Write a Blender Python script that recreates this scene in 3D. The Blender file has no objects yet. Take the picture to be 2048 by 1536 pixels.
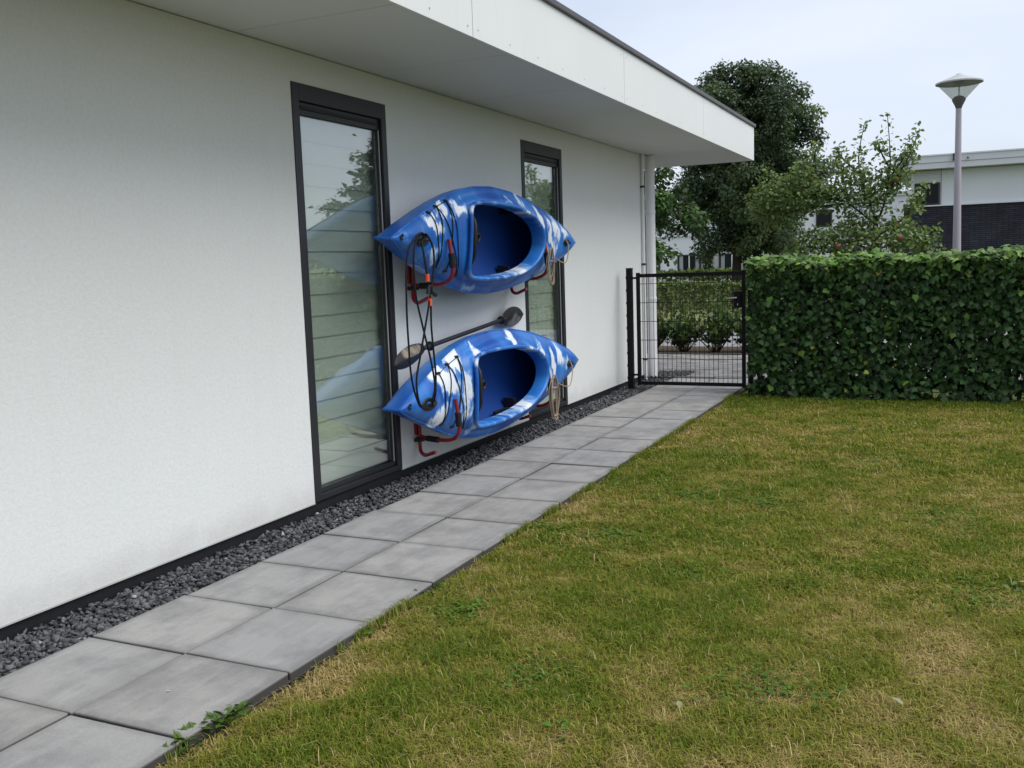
import bpy, bmesh, math, random
import numpy as np
from mathutils import Matrix, Vector

random.seed(7)
rng = np.random.default_rng(7)
R = math.radians
scene = bpy.context.scene
col = scene.collection

# ------------------------------------------------------------------ camera
cam_data = bpy.data.cameras.new('camera')
cam = bpy.data.objects.new('camera', cam_data)
col.objects.link(cam)
rt = Vector((0.9076789, 0.4183248, -0.0335151))
up = Vector((-0.0208852, 0.1247901, 0.9919633))
fw = Vector((-0.4191453, 0.8996843, -0.1220061))
M4 = Matrix.Identity(4)
for i in range(3):
    M4[i][0] = rt[i]; M4[i][1] = up[i]; M4[i][2] = -fw[i]
M4[0][3], M4[1][3], M4[2][3] = 3.325, 0.0, 1.364
cam.matrix_world = M4
cam_data.sensor_width = 36.0
cam_data.lens = 33.793
cam_data.clip_start = 0.05
cam_data.clip_end = 2000.0
scene.camera = cam

# ------------------------------------------------------------------ sky, sun, exposure
SUN_EL, SUN_AZ = R(55), R(84)          # azimuth from +Y towards +X
world = bpy.data.worlds.new('World')
scene.world = world
world.use_nodes = True
wn, wl = world.node_tree.nodes, world.node_tree.links
wn.clear()
w_out = wn.new('ShaderNodeOutputWorld')
w_bg = wn.new('ShaderNodeBackground')
w_bg.inputs['Strength'].default_value = 0.098
w_sky = wn.new('ShaderNodeTexSky')
w_sky.sky_type = 'NISHITA'
w_sky.sun_disc = False
w_sky.sun_elevation = SUN_EL
w_sky.sun_rotation = SUN_AZ
w_sky.air_density = 1.0
w_sky.dust_density = 2.0
w_tc = wn.new('ShaderNodeTexCoord')
w_map = wn.new('ShaderNodeMapping')
w_map.inputs['Scale'].default_value = (1.0, 1.0, 3.2)
w_noise = wn.new('ShaderNodeTexNoise')
w_noise.inputs['Scale'].default_value = 2.1
w_noise.inputs['Detail'].default_value = 5.0
w_noise.inputs['Roughness'].default_value = 0.48
w_ramp = wn.new('ShaderNodeValToRGB')
w_ramp.color_ramp.elements[0].position = 0.36
w_ramp.color_ramp.elements[0].color = (3.65, 4.05, 4.8, 1)
w_ramp.color_ramp.elements[1].position = 0.62
w_ramp.color_ramp.elements[1].color = (4.45, 4.72, 5.28, 1)
w_mix = wn.new('ShaderNodeMixRGB')
w_mix.inputs['Fac'].default_value = 0.86
wl.new(w_tc.outputs['Generated'], w_map.inputs['Vector'])
wl.new(w_map.outputs['Vector'], w_noise.inputs['Vector'])
wl.new(w_noise.outputs['Fac'], w_ramp.inputs['Fac'])
wl.new(w_sky.outputs['Color'], w_mix.inputs['Color1'])
wl.new(w_ramp.outputs['Color'], w_mix.inputs['Color2'])
wl.new(w_mix.outputs['Color'], w_bg.inputs['Color'])
wl.new(w_bg.outputs['Background'], w_out.inputs['Surface'])

sun_data = bpy.data.lights.new('sun', 'SUN')
sun_data.energy = 1.5
sun_data.angle = R(50)
sun_data.color = (1.0, 0.97, 0.92)
sun = bpy.data.objects.new('sun', sun_data)
col.objects.link(sun)
sdir = Vector((math.cos(SUN_EL) * math.sin(SUN_AZ), math.cos(SUN_EL) * math.cos(SUN_AZ), math.sin(SUN_EL)))
sun.rotation_euler = sdir.to_track_quat('Z', 'Y').to_euler()
sun.location = (6, 4, 9)

vs = scene.view_settings
vs.view_transform = 'Standard'
vs.look = 'None'
vs.gamma = 1.0
vs.exposure = 1.02
vs.use_curve_mapping = False
scene.render.engine = 'CYCLES'
scene.cycles.max_bounces = 8
scene.cycles.transparent_max_bounces = 12

# ------------------------------------------------------------------ helpers
WLOC = {}


def tag(o, label=None, cat=None, group=None, kind=None):
    if label: o['label'] = label
    if cat: o['category'] = cat
    if group: o['group'] = group
    if kind: o['kind'] = kind
    return o


def empty(name, loc, label=None, cat=None, group=None, kind=None, parent=None, rot=None):
    o = bpy.data.objects.new(name, None)
    col.objects.link(o)
    o.empty_display_size = 0.1
    loc = Vector(loc)
    if parent is not None:
        o.parent = parent
        o.location = loc - WLOC[parent]
    else:
        o.location = loc
    if rot: o.rotation_euler = rot
    WLOC[o] = loc
    return tag(o, label, cat, group, kind)


class MB:
    def __init__(s):
        s.v = []; s.f = []

    def add(s, vs_, fs):
        n = len(s.v)
        s.v += [tuple(map(float, p)) for p in vs_]
        s.f += [tuple(i + n for i in f) for f in fs]
        return s

    def box(s, x0, x1, y0, y1, z0, z1):
        return s.add([(x0, y0, z0), (x1, y0, z0), (x1, y1, z0), (x0, y1, z0), (x0, y0, z1), (x1, y0, z1), (x1, y1, z1), (x0, y1, z1)],
                     [(0, 3, 2, 1), (4, 5, 6, 7), (0, 1, 5, 4), (1, 2, 6, 5), (2, 3, 7, 6), (3, 0, 4, 7)])

    def quad(s, a, b, c, d):
        return s.add([a, b, c, d], [(0, 1, 2, 3)])

    def tube(s, pts, r, n=8, closed=False):
        pts = [Vector(p) for p in pts]
        m = len(pts)
        rs = r if hasattr(r, '__len__') else [r] * m
        vs_, fs = [], []
        prev = None
        for i, p in enumerate(pts):
            if closed:
                t = pts[(i + 1) % m] - pts[i - 1]
            else:
                t = pts[min(i + 1, m - 1)] - pts[max(i - 1, 0)]
            if t.length < 1e-9: t = Vector((0, 0, 1))
            t.normalize()
            if prev is None:
                a = Vector((0, 0, 1)) if abs(t.z) < .9 else Vector((1, 0, 0))
                u = t.cross(a).normalized()
            else:
                u = (prev - t * prev.dot(t)).normalized()
            prev = u
            w = t.cross(u)
            for k in range(n):
                a = 2 * math.pi * k / n
                vs_.append(p + (u * math.cos(a) + w * math.sin(a)) * rs[i])
        rng_ = m if closed else m - 1
        for i in range(rng_):
            j = (i + 1) % m
            for k in range(n):
                l = (k + 1) % n
                fs.append((i * n + k, i * n + l, j * n + l, j * n + k))
        if not closed:
            fs.append(tuple(range(n - 1, -1, -1)))
            fs.append(tuple((m - 1) * n + k for k in range(n)))
        return s.add(vs_, fs)

    def lathe(s, prof, c, n=24, closed_ends=True):
        vs_, fs = [], []
        for r_, z in prof:
            for k in range(n):
                a = 2 * math.pi * k / n
                vs_.append((c[0] + r_ * math.cos(a), c[1] + r_ * math.sin(a), c[2] + z))
        for i in range(len(prof) - 1):
            for k in range(n):
                l = (k + 1) % n
                fs.append((i * n + k, i * n + l, (i + 1) * n + l, (i + 1) * n + k))
        if closed_ends:
            fs.append(tuple(range(n - 1, -1, -1)))
            fs.append(tuple((len(prof) - 1) * n + k for k in range(n)))
        return s.add(vs_, fs)

    def mesh(s, name, smooth=False, bevel=0.0, off=None):
        me = bpy.data.meshes.new(name)
        v = s.v if off is None else [(p[0] - off[0], p[1] - off[1], p[2] - off[2]) for p in s.v]
        me.from_pydata(v, [], s.f)
        if bevel or smooth == 'fix':
            bm = bmesh.new(); bm.from_mesh(me)
            if bevel:
                bmesh.ops.bevel(bm, geom=bm.edges[:], offset=bevel, segments=2, affect='EDGES', profile=0.5)
            bmesh.ops.recalc_face_normals(bm, faces=bm.faces[:])
            bm.to_mesh(me); bm.free()
        if smooth:
            me.polygons.foreach_set('use_smooth', [True] * len(me.polygons))
        me.update()
        return me

    def build(s, name, m, parent=None, smooth=False, bevel=0.0, origin=None, local=False):
        off = None
        if parent is not None and not local: off = WLOC[parent]
        if parent is None: off = Vector(origin) if origin is not None else None
        me = s.mesh(name, smooth, bevel, off)
        me.materials.append(m)
        o = bpy.data.objects.new(name, me)
        col.objects.link(o)
        if parent is not None:
            o.parent = parent
            WLOC[o] = WLOC[parent]
        else:
            if origin is not None: o.location = origin
            WLOC[o] = Vector(origin) if origin is not None else Vector((0, 0, 0))
        if smooth is True:
            try:
                me.set_sharp_from_angle(angle=R(40))
            except Exception:
                pass
        return o


def smooth_path(pts, sub=6, closed=False):
    P = [Vector(p) for p in pts]
    n = len(P); out = []
    for i in range(n if closed else n - 1):
        if closed:
            p0, p1, p2, p3 = P[i - 1], P[i], P[(i + 1) % n], P[(i + 2) % n]
        else:
            p0, p1, p2, p3 = P[max(i - 1, 0)], P[i], P[i + 1], P[min(i + 2, n - 1)]
        for k in range(sub):
            t = k / sub
            out.append(.5 * ((2 * p1) + (p2 - p0) * t + (2 * p0 - 5 * p1 + 4 * p2 - p3) * t * t + (3 * p1 - p0 - 3 * p2 + p3) * t ** 3))
    if not closed: out.append(P[-1])
    return out


# ------------------------------------------------------------------ materials
class NT:
    def __init__(s, name):
        s.m = bpy.data.materials.new(name)
        s.m.use_nodes = True
        s.n, s.l = s.m.node_tree.nodes, s.m.node_tree.links
        s.b = s.n['Principled BSDF']
        s.out = s.n['Material Output']

    def node(s, t, **kw):
        x = s.n.new(t)
        for k, v in kw.items():
            if hasattr(x, k) and k not in x.inputs.keys(): setattr(x, k, v)
            else: x.inputs[k].default_value = v
        return x

    def link(s, a, b): s.l.new(a, b)

    def coords(s, kind='Object', scale=(1, 1, 1), rand=False, rot=(0, 0, 0)):
        tc = s.node('ShaderNodeTexCoord')
        mp = s.node('ShaderNodeMapping')
        mp.inputs['Scale'].default_value = scale
        mp.inputs['Rotation'].default_value = rot
        src = tc.outputs[kind]
        if rand:
            oi = s.node('ShaderNodeObjectInfo')
            mul = s.node('ShaderNodeMath', operation='MULTIPLY'); mul.inputs[1].default_value = 57.0
            s.link(oi.outputs['Random'], mul.inputs[0])
            add = s.node('ShaderNodeVectorMath', operation='ADD')
            s.link(src, add.inputs[0]); s.link(mul.outputs[0], add.inputs[1])
            src = add.outputs[0]
        s.link(src, mp.inputs['Vector'])
        return mp.outputs['Vector']

    def noise(s, vec, scale, detail=4, rough=.55):
        n = s.node('ShaderNodeTexNoise', Scale=scale, Detail=detail, Roughness=rough)
        s.link(vec, n.inputs['Vector'])
        return n.outputs['Fac']

    def ramp(s, fac, stops):
        r = s.node('ShaderNodeValToRGB')
        e = r.color_ramp.elements
        while len(e) < len(stops): e.new(.5)
        for i, (p, c) in enumerate(stops):
            e[i].position = p
            e[i].color = tuple(c) + (1,) if hasattr(c, '__len__') else (c, c, c, 1)
        s.link(fac, r.inputs['Fac'])
        return r.outputs['Color']

    def mix(s, a, b, fac, mode='MIX'):
        x = s.node('ShaderNodeMixRGB', blend_type=mode)
        for sock, val in ((x.inputs['Fac'], fac), (x.inputs['Color1'], a), (x.inputs['Color2'], b)):
            if isinstance(val, (int, float)): sock.default_value = val if sock.name == 'Fac' else (val, val, val, 1)
            elif isinstance(val, tuple): sock.default_value = val + (1,) if len(val) == 3 else val
            else: s.link(val, sock)
        return x.outputs['Color']

    def bump(s, h, strength, dist=.01):
        b = s.node('ShaderNodeBump', Strength=strength, Distance=dist)
        s.link(h, b.inputs['Height'])
        s.link(b.outputs['Normal'], s.b.inputs['Normal'])

    def base(s, c):
        if isinstance(c, tuple): s.b.inputs['Base Color'].default_value = c + (1,)
        else: s.link(c, s.b.inputs['Base Color'])

    def rough(s, r, spec=.5, metal=0):
        if isinstance(r, (int, float)): s.b.inputs['Roughness'].default_value = r
        else: s.link(r, s.b.inputs['Roughness'])
        s.b.inputs['Specular IOR Level'].default_value = spec
        s.b.inputs['Metallic'].default_value = metal


def simple(name, c, rough=.5, spec=.5, metal=0, var=.12, scale=8, bump=0, bscale=60):
    t = NT(name)
    v = t.coords()
    n = t.noise(v, scale)
    t.base(t.mix(tuple(x * (1 - var) for x in c), tuple(min(1, x * (1 + var)) for x in c), n))
    t.rough(rough, spec, metal)
    if bump: t.bump(t.noise(v, bscale, 3), bump, .004)
    return t.m


def leaf_mat(name, rough=.45, spec=.4, trans=.25):
    t = NT(name)
    a = t.node('ShaderNodeAttribute', attribute_name='col')
    t.base(a.outputs['Color'])
    t.rough(rough, spec)
    tr = t.node('ShaderNodeBsdfTranslucent')
    t.link(t.mix(a.outputs['Color'], (1.0, 1.0, .45), 1.0, 'MULTIPLY'), tr.inputs['Color'])
    mx = t.node('ShaderNodeMixShader', Fac=trans)
    t.link(t.b.outputs[0], mx.inputs[1]); t.link(tr.outputs[0], mx.inputs[2])
    t.link(mx.outputs[0], t.out.inputs['Surface'])
    return t.m


M = {}
# stucco
t = NT('white_render')
v = t.coords()
big = t.noise(v, .7, 4); fine = t.noise(v, 55, 3, .6); mid = t.noise(v, 210, 2, .6)
wc = t.mix(t.mix((.70, .72, .705), (.77, .79, .775), big), t.ramp(fine, [(.35, .86), (.6, 1.0)]), .35, 'MULTIPLY')
tcw = t.node('ShaderNodeTexCoord'); spw = t.node('ShaderNodeSeparateXYZ'); t.link(tcw.outputs['Object'], spw.inputs[0])
hz = t.node('ShaderNodeMath', operation='MULTIPLY_ADD'); t.link(t.noise(v, 5, 4, .6), hz.inputs[0]); hz.inputs[1].default_value = -.30; t.link(spw.outputs[2], hz.inputs[2])
sm = t.node('ShaderNodeMapRange'); sm.inputs['From Min'].default_value = -.10; sm.inputs['From Max'].default_value = .05; sm.inputs['To Min'].default_value = .35; sm.inputs['To Max'].default_value = 0.0
t.link(hz.outputs[0], sm.inputs['Value'])
wc = t.mix(wc, (.45, .44, .39), sm.outputs[0])
rain = t.noise(t.coords(scale=(1, 7, .25)), 1.5, 4, .6)
t.base(t.mix(wc, (.60, .61, .57), t.ramp(rain, [(.55, 0.0), (.8, .14)])))
t.rough(.9, .2)
ad = t.node('ShaderNodeMath', operation='ADD'); t.link(fine, ad.inputs[0]); t.link(mid, ad.inputs[1])
t.bump(ad.outputs[0], .38, .005)
M['stucco'] = t.m
# fascia / soffit board
t = NT('white_board')
v = t.coords(); vr = t.coords(rand=True, scale=(.5, .5, 4))
st = t.noise(t.coords(scale=(9, 9, .6)), 2.0, 4)
t.base(t.mix(t.mix((.66, .68, .67), (.73, .745, .735), t.noise(v, 1.3)), (.62, .635, .60), t.ramp(st, [(.56, 0.0), (.8, .35)])))
t.rough(.45, .4)
M['board'] = t.m
t = NT('soffit_board')
v = t.coords()
t.base(t.mix((.63, .64, .625), (.70, .71, .695), t.noise(v, 1.1)))
t.rough(.6, .3)
M['soffit'] = t.m
M['anthracite'] = simple('anthracite_frame', (.022, .023, .027), .42, .45, var=.2, scale=3)
M['gasket'] = simple('black_gasket', (.008, .008, .009), .6)
M['plinth'] = simple('black_plinth', (.013, .013, .015), .65, .3, var=.4, scale=12, bump=.2)
M['coping'] = simple('grey_metal_coping', (.10, .095, .095), .45, .5, .6, var=.3, scale=4)
M['bead'] = simple('grey_edge_bead', (.42, .43, .42), .6)
M['screw'] = simple('grey_screw', (.22, .22, .22), .5, .5, .5)
M['blind'] = simple('pale_fabric_blind', (.62, .64, .61), .9, .1, var=.06)
M['room'] = simple('room_plaster', (.3, .3, .28), .9, .1)
M['pvc'] = simple('white_pvc', (.78, .79, .80), .4, .4, var=.05)
M['clamp'] = simple('black_clamp', (.02, .02, .02), .5)
M['black_metal'] = simple('black_powder_coat', (.004, .004, .005), .5, .2, var=.3, scale=20)
M['steel'] = simple('brushed_steel', (.55, .55, .55), .3, .5, 1.0)
M['black_plastic'] = simple('black_plastic', (.012, .012, .013), .5, .4, var=.4, scale=30)
M['foam'] = simple('black_foam', (.018, .018, .02), .85, .2, var=.3, scale=60)
M['red_paint'] = simple('red_paint', (.24, .010, .014), .4, .5, var=.3, scale=25)
M['orange'] = simple('orange_sleeve', (.75, .09, .02), .5)
M['rope'] = simple('tan_rope', (.34, .27, .19), .9, .1, var=.35, scale=90, bump=.5, bscale=250)
M['cord'] = simple('black_cord', (.01, .01, .012), .7, .2)
M['lampgrey'] = simple('grey_lamp_paint', (.36, .34, .37), .5, .4, var=.1, scale=3)
M['lampcap'] = simple('lamp_cap', (.42, .43, .42), .45, .4, var=.1)
M['lampdark'] = simple('lamp_base', (.10, .095, .085), .5, .4)
M['white_far'] = simple('white_far_render', (.72, .74, .76), .8, .2, var=.05, scale=.6)
M['far_fascia'] = simple('far_fascia', (.60, .62, .64), .6, .3, var=.04, scale=.5)
M['far_frame'] = simple('far_window_frame', (.03, .03, .033), .5)
M['far_white'] = simple('far_white_frame', (.7, .7, .7), .5)
M['curtain'] = simple('pale_curtain', (.35, .37, .37), .9, .1)
M['bark'] = simple('bark', (.045, .036, .028), .9, .1, var=.5, scale=14, bump=.8, bscale=25)
M['twig'] = simple('twig_bark', (.05, .038, .026), .85, .1, var=.4, scale=30)
M['soil'] = simple('soil', (.075, .058, .038), .95, .1, var=.5, scale=9, bump=.6, bscale=40)
M['bed'] = simple('joint_sand', (.06, .057, .045), .95, .1, var=.7, scale=14, bump=.5, bscale=90)
M['ground'] = simple('rough_grass_ground', (.07, .085, .025), .95, .1, var=.4, scale=.8, bump=.5, bscale=12)
M['verge'] = simple('verge_grass', (.15, .155, .06), .95, .1, var=.35, scale=1.5, bump=.6, bscale=20)
M['greypath'] = simple('grey_footpath', (.24, .24, .25), .9, .2, var=.2, scale=2)
M['kerb'] = simple('concrete_kerb', (.06, .056, .05), .9, .2, var=.2, scale=4, bump=.3)
# glass
t = NT('window_glass')
t.n.remove(t.b)
tr = t.node('ShaderNodeBsdfTransparent'); tr.inputs['Color'].default_value = (.93, .97, .93, 1)
gl = t.node('ShaderNodeBsdfGlossy'); gl.inputs['Roughness'].default_value = .0; gl.inputs['Color'].default_value = (.92, .93, .95, 1)
ge = t.node('ShaderNodeNewGeometry')
dt = t.node('ShaderNodeVectorMath', operation='DOT_PRODUCT'); t.link(ge.outputs['Incoming'], dt.inputs[0]); t.link(ge.outputs['Normal'], dt.inputs[1])
ab = t.node('ShaderNodeMath', operation='ABSOLUTE'); t.link(dt.outputs['Value'], ab.inputs[0])
om = t.node('ShaderNodeMath', operation='SUBTRACT'); om.inputs[0].default_value = 1.0; t.link(ab.outputs[0], om.inputs[1])
pw = t.node('ShaderNodeMath', operation='POWER'); pw.inputs[1].default_value = 5.0; t.link(om.outputs[0], pw.inputs[0])
fr = t.node('ShaderNodeMath', operation='MULTIPLY_ADD'); fr.inputs[1].default_value = .78; fr.inputs[2].default_value = .20; t.link(pw.outputs[0], fr.inputs[0])
mx = t.node('ShaderNodeMixShader')
t.link(fr.outputs[0], mx.inputs[0]); t.link(tr.outputs[0], mx.inputs[1]); t.link(gl.outputs[0], mx.inputs[2])
t.link(mx.outputs[0], t.out.inputs['Surface'])
M['glass'] = t.m
t = NT('lamp_glass')
t.n.remove(t.b)
tr = t.node('ShaderNodeBsdfTransparent'); tr.inputs['Color'].default_value = (.80, .82, .78, 1)
df = t.node('ShaderNodeBsdfTranslucent'); df.inputs['Color'].default_value = (.7, .72, .66, 1)
mx = t.node('ShaderNodeMixShader', Fac=.35)
t.link(tr.outputs[0], mx.inputs[1]); t.link(df.outputs[0], mx.inputs[2])
t.link(mx.outputs[0], t.out.inputs['Surface'])
M['lampglass'] = t.m
t = NT('dark_far_glass')
t.base((.012, .014, .016)); t.rough(.25, .15)
M['farglass'] = t.m
# concrete tile
t = NT('concrete_tile')
oi = t.node('ShaderNodeObjectInfo')
v = t.coords(rand=True)
tint = t.ramp(oi.outputs['Random'], [(0, (.265, .267, .27)), (.35, (.31, .305, .297)), (.7, (.285, .277, .268)), (1, (.335, .335, .33))])
cl = t.noise(v, 4.2, 6, .62)
c1 = t.mix(tint, (.18, .18, .184), t.ramp(cl, [(.44, 0.0), (.62, .65)]))
stk = t.noise(t.coords(rand=True, scale=(11, 1.4, 1), rot=(0, 0, -.35)), 2.4, 5, .6)
c2 = t.mix(c1, (.37, .375, .38), t.ramp(stk, [(.5, 0.0), (.74, .34)]))
stk2 = t.noise(t.coords(rand=True, scale=(5, 1.2, 1), rot=(0, 0, .4)), 2.0, 5, .6)
c3 = t.mix(c2, (.155, .153, .156), t.ramp(stk2, [(.50, 0.0), (.72, .42)]))
spk = t.noise(v, 170, 2, .7)
c4 = t.mix(c3, t.ramp(spk, [(.3, .82), (.7, 1.1)]), .7, 'MULTIPLY')
# grime along the tile edges (dirt with a shape of its own)
tc = t.node('ShaderNodeTexCoord'); sp = t.node('ShaderNodeSeparateXYZ'); t.link(tc.outputs['Object'], sp.inputs[0])
def absdist(sock, half):
    a = t.node('ShaderNodeMath', operation='ABSOLUTE'); t.link(sock, a.inputs[0])
    b = t.node('ShaderNodeMath', operation='SUBTRACT'); b.inputs[0].default_value = half; t.link(a.outputs[0], b.inputs[1])
    return b.outputs[0]
mn = t.node('ShaderNodeMath', operation='MINIMUM'); t.link(absdist(sp.outputs[0], .233), mn.inputs[0]); t.link(absdist(sp.outputs[1], .2445), mn.inputs[1])
nz = t.node('ShaderNodeMath', operation='MULTIPLY_ADD'); t.link(cl, nz.inputs[0]); nz.inputs[1].default_value = -.055; t.link(mn.outputs[0], nz.inputs[2])
edge = t.node('ShaderNodeMapRange'); edge.inputs['From Min'].default_value = -.03; edge.inputs['From Max'].default_value = .012
edge.inputs['To Min'].default_value = .55; edge.inputs['To Max'].default_value = 0.0
t.link(nz.outputs[0], edge.inputs['Value'])
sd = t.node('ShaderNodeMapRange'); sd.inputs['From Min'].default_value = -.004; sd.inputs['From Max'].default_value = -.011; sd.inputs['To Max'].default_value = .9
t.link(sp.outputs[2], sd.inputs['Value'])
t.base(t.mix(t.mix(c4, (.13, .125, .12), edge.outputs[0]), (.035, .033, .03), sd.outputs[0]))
t.rough(t.ramp(cl, [(.3, .62), (.7, .85)]), .35)
t.bump(t.noise(v, 130, 4, .7), .25, .003)
M['tile'] = t.m
# street paver
t = NT('brick_paver')
oi = t.node('ShaderNodeObjectInfo')
t.base(t.mix(t.ramp(oi.outputs['Random'], [(0, (.19, .18, .18)), (.5, (.27, .26, .255)), (1, (.34, .335, .33))]), .8, t.noise(t.coords(rand=True), 14), 'MULTIPLY'))
t.rough(.85, .3)
M['paver'] = t.m
# dark brick wall, far
t = NT('far_dark_brick')
br = t.node('ShaderNodeTexBrick')
br.inputs['Color1'].default_value = (.034, .036, .048, 1); br.inputs['Color2'].default_value = (.05, .051, .064, 1); br.inputs['Mortar'].default_value = (.012, .012, .016, 1)
br.inputs['Scale'].default_value = 1.0; br.inputs['Brick Width'].default_value = .42; br.inputs['Row Height'].default_value = .085; br.inputs['Mortar Size'].default_value = .012
t.link(t.coords(rot=(R(-90), 0, 0)), br.inputs['Vector'])
t.base(t.mix(br.outputs['Color'], t.ramp(t.noise(t.coords(), 1.5), [(.3, .7), (.7, 1.25)]), 1.0, 'MULTIPLY'))
t.rough(.85, .2)
M['darkbrick'] = t.m
# lawn soil sheet
t = NT('lawn_soil')
v = t.coords()
t.base(t.mix(t.mix((.07, .065, .022), (.16, .125, .06), t.ramp(t.noise(v, 1.6, 4), [(.4, 0.0), (.65, 1.0)])), t.ramp(t.noise(v, 60, 3), [(.3, .5), (.7, 1.2)]), .9, 'MULTIPLY'))
t.rough(.95, .1)
t.bump(t.noise(v, 70, 4), .8, .01)
M['lawnsoil'] = t.m
M['grass'] = leaf_mat('grass_blade', .7, .08, .3)
M['ivy'] = leaf_mat('ivy_leaf_surface', .5, .28, .16)
M['weed'] = leaf_mat('weed_leaf_surface', .7, .1, .25)
M['leaf'] = leaf_mat('tree_leaf_surface', .5, .4, .38)
t = NT('gravel_stone')
a = t.node('ShaderNodeAttribute', attribute_name='col')
t.base(t.mix(a.outputs['Color'], t.ramp(t.noise(t.coords(), 160, 2), [(.3, .75), (.7, 1.2)]), .8, 'MULTIPLY'))
t.rough(.8, .3)
M['gravel'] = t.m


# ------------------------------------------------------------------ scattering
def nmesh(name, V, F, C=None, mats=None, smooth=False):
    """V (n,3), F (m,3) triangles, C (n,3) per-vertex colour"""
    me = bpy.data.meshes.new(name)
    V = np.ascontiguousarray(V, np.float32); F = np.ascontiguousarray(F, np.int32)
    me.vertices.add(len(V)); me.vertices.foreach_set('co', V.ravel())
    me.loops.add(F.size); me.loops.foreach_set('vertex_index', F.ravel())
    me.polygons.add(len(F)); me.polygons.foreach_set('loop_start', np.arange(0, F.size, 3, dtype=np.int32))
    me.update(calc_edges=True)
    if C is not None:
        at = me.attributes.new('col', 'FLOAT_COLOR', 'POINT')
        at.data.foreach_set('color', np.concatenate([np.clip(C, 0, 1), np.ones((len(C), 1))], 1).astype(np.float32).ravel())
    if smooth: me.polygons.foreach_set('use_smooth', [True] * len(F))
    for m_ in (mats or []): me.materials.append(m_)
    return me


def nobj(name, me, parent=None, loc=None):
    o = bpy.data.objects.new(name, me)
    col.objects.link(o)
    if parent is not None: o.parent = parent
    if loc is not None: o.location = loc
    return o


def nrm(a): return a / np.maximum(np.linalg.norm(a, axis=-1, keepdims=True), 1e-9)


def frames(normal, tip):
    n = nrm(normal); t_ = nrm(tip - n * np.sum(tip * n, -1, keepdims=True))
    s_ = np.cross(t_, n)
    return np.stack([s_, t_, n], -1)       # columns: side, tip, normal


def scatter(tv, tf, pos, rot, scale, colors):
    n = len(pos); k = len(tv)
    sc = scale.reshape(n, 1, -1)
    V = np.einsum('nij,nkj->nki', rot, tv[None] * sc) + pos[:, None]
    F = tf[None] + (np.arange(n) * k)[:, None, None]
    C = np.repeat(colors, k, axis=0)
    return V.reshape(-1, 3), F.reshape(-1, 3), C


def merge(parts):
    Vs, Fs, Cs = [], [], []; n = 0
    for V, F, C in parts:
        Vs.append(V); Fs.append(F + n); Cs.append(C); n += len(V)
    return np.concatenate(Vs), np.concatenate(Fs), np.concatenate(Cs)


# leaf templates: side, tip, normal coordinates; unit length
DIAMOND = (np.array([(0, 0, 0), (.32, .45, .06), (0, 1, -.05), (-.32, .45, .06), ], float), np.array([(0, 1, 2), (0, 2, 3)]))
OVAL = (np.array([(0, 0, 0), (.2, .2, .05), (.3, .5, .07), (.18, .82, .03), (0, 1, -.06), (-.18, .82, .03), (-.3, .5, .07), (-.2, .2, .05), (0, .5, 0)], float),
        np.array([(8, 0, 1), (8, 1, 2), (8, 2, 3), (8, 3, 4), (8, 4, 5), (8, 5, 6), (8, 6, 7), (8, 7, 0)]))
_ivo = [(0, 0), (.22, -.12), (.42, -.10), (.40, .12), (.62, .28), (.40, .42), (.27, .62), (0, 1.0), (-.27, .62), (-.40, .42), (-.62, .28), (-.40, .12), (-.42, -.10), (-.22, -.12)]
_iv = [(x, y, -.22 * abs(x) - .10 * max(0, y - .5)) for x, y in _ivo] + [(0, .3, .05)]
IVY = (np.array(_iv, float), np.array([(14, i, (i + 1) % 14) for i in range(14)]))


def vnoise(P, seed=0, octaves=4, freq=1.0):
    """simple lattice value noise for (n,2) or (n,3) points, about 0..1"""
    g = np.random.default_rng(seed)
    tab = g.random((64, 64))
    out = np.zeros(len(P)); amp = 1.0; tot = 0
    for o in range(octaves):
        x = P[:, 0] * freq + o * 17.3; y = P[:, 1] * freq + o * 9.7
        xi = np.floor(x).astype(int); yi = np.floor(y).astype(int)
        fx = x - xi; fy = y - yi
        fx = fx * fx * (3 - 2 * fx); fy = fy * fy * (3 - 2 * fy)
        a = tab[xi % 64, yi % 64]; b = tab[(xi + 1) % 64, yi % 64]; c = tab[xi % 64, (yi + 1) % 64]; d = tab[(xi + 1) % 64, (yi + 1) % 64]
        out += amp * ((a * (1 - fx) + b * fx) * (1 - fy) + (c * (1 - fx) + d * fx) * fy)
        tot += amp; amp *= .55; freq *= 2.03
    return out / tot


# ================================================================== SETTING: ground
def sheet(name, x0, x1, y0, y1, z, m, nx=1, ny=1, wob=0.0):
    xs = np.linspace(x0, x1, nx + 1); ys = np.linspace(y0, y1, ny + 1)
    mb = MB()
    for y in ys:
        for x in xs: mb.v.append((x, y, z + (random.uniform(-wob, wob) if wob else 0)))
    for j in range(ny):
        for i in range(nx):
            a = j * (nx + 1) + i
            mb.f.append((a, a + 1, a + nx + 2, a + nx + 1))
    return tag(mb.build(name, m, smooth=bool(wob)), kind='structure')


sheet('ground', -400, 400, -150, 800, -.09, M['ground'])
sheet('gravel_bed', -.02, .312, -3, 11.6, -.05, M['bed'])
lawn = sheet('lawn', 1.262, 8.0, -3, 9.86, -.045, M['lawnsoil'], 60, 110, .006)

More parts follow.
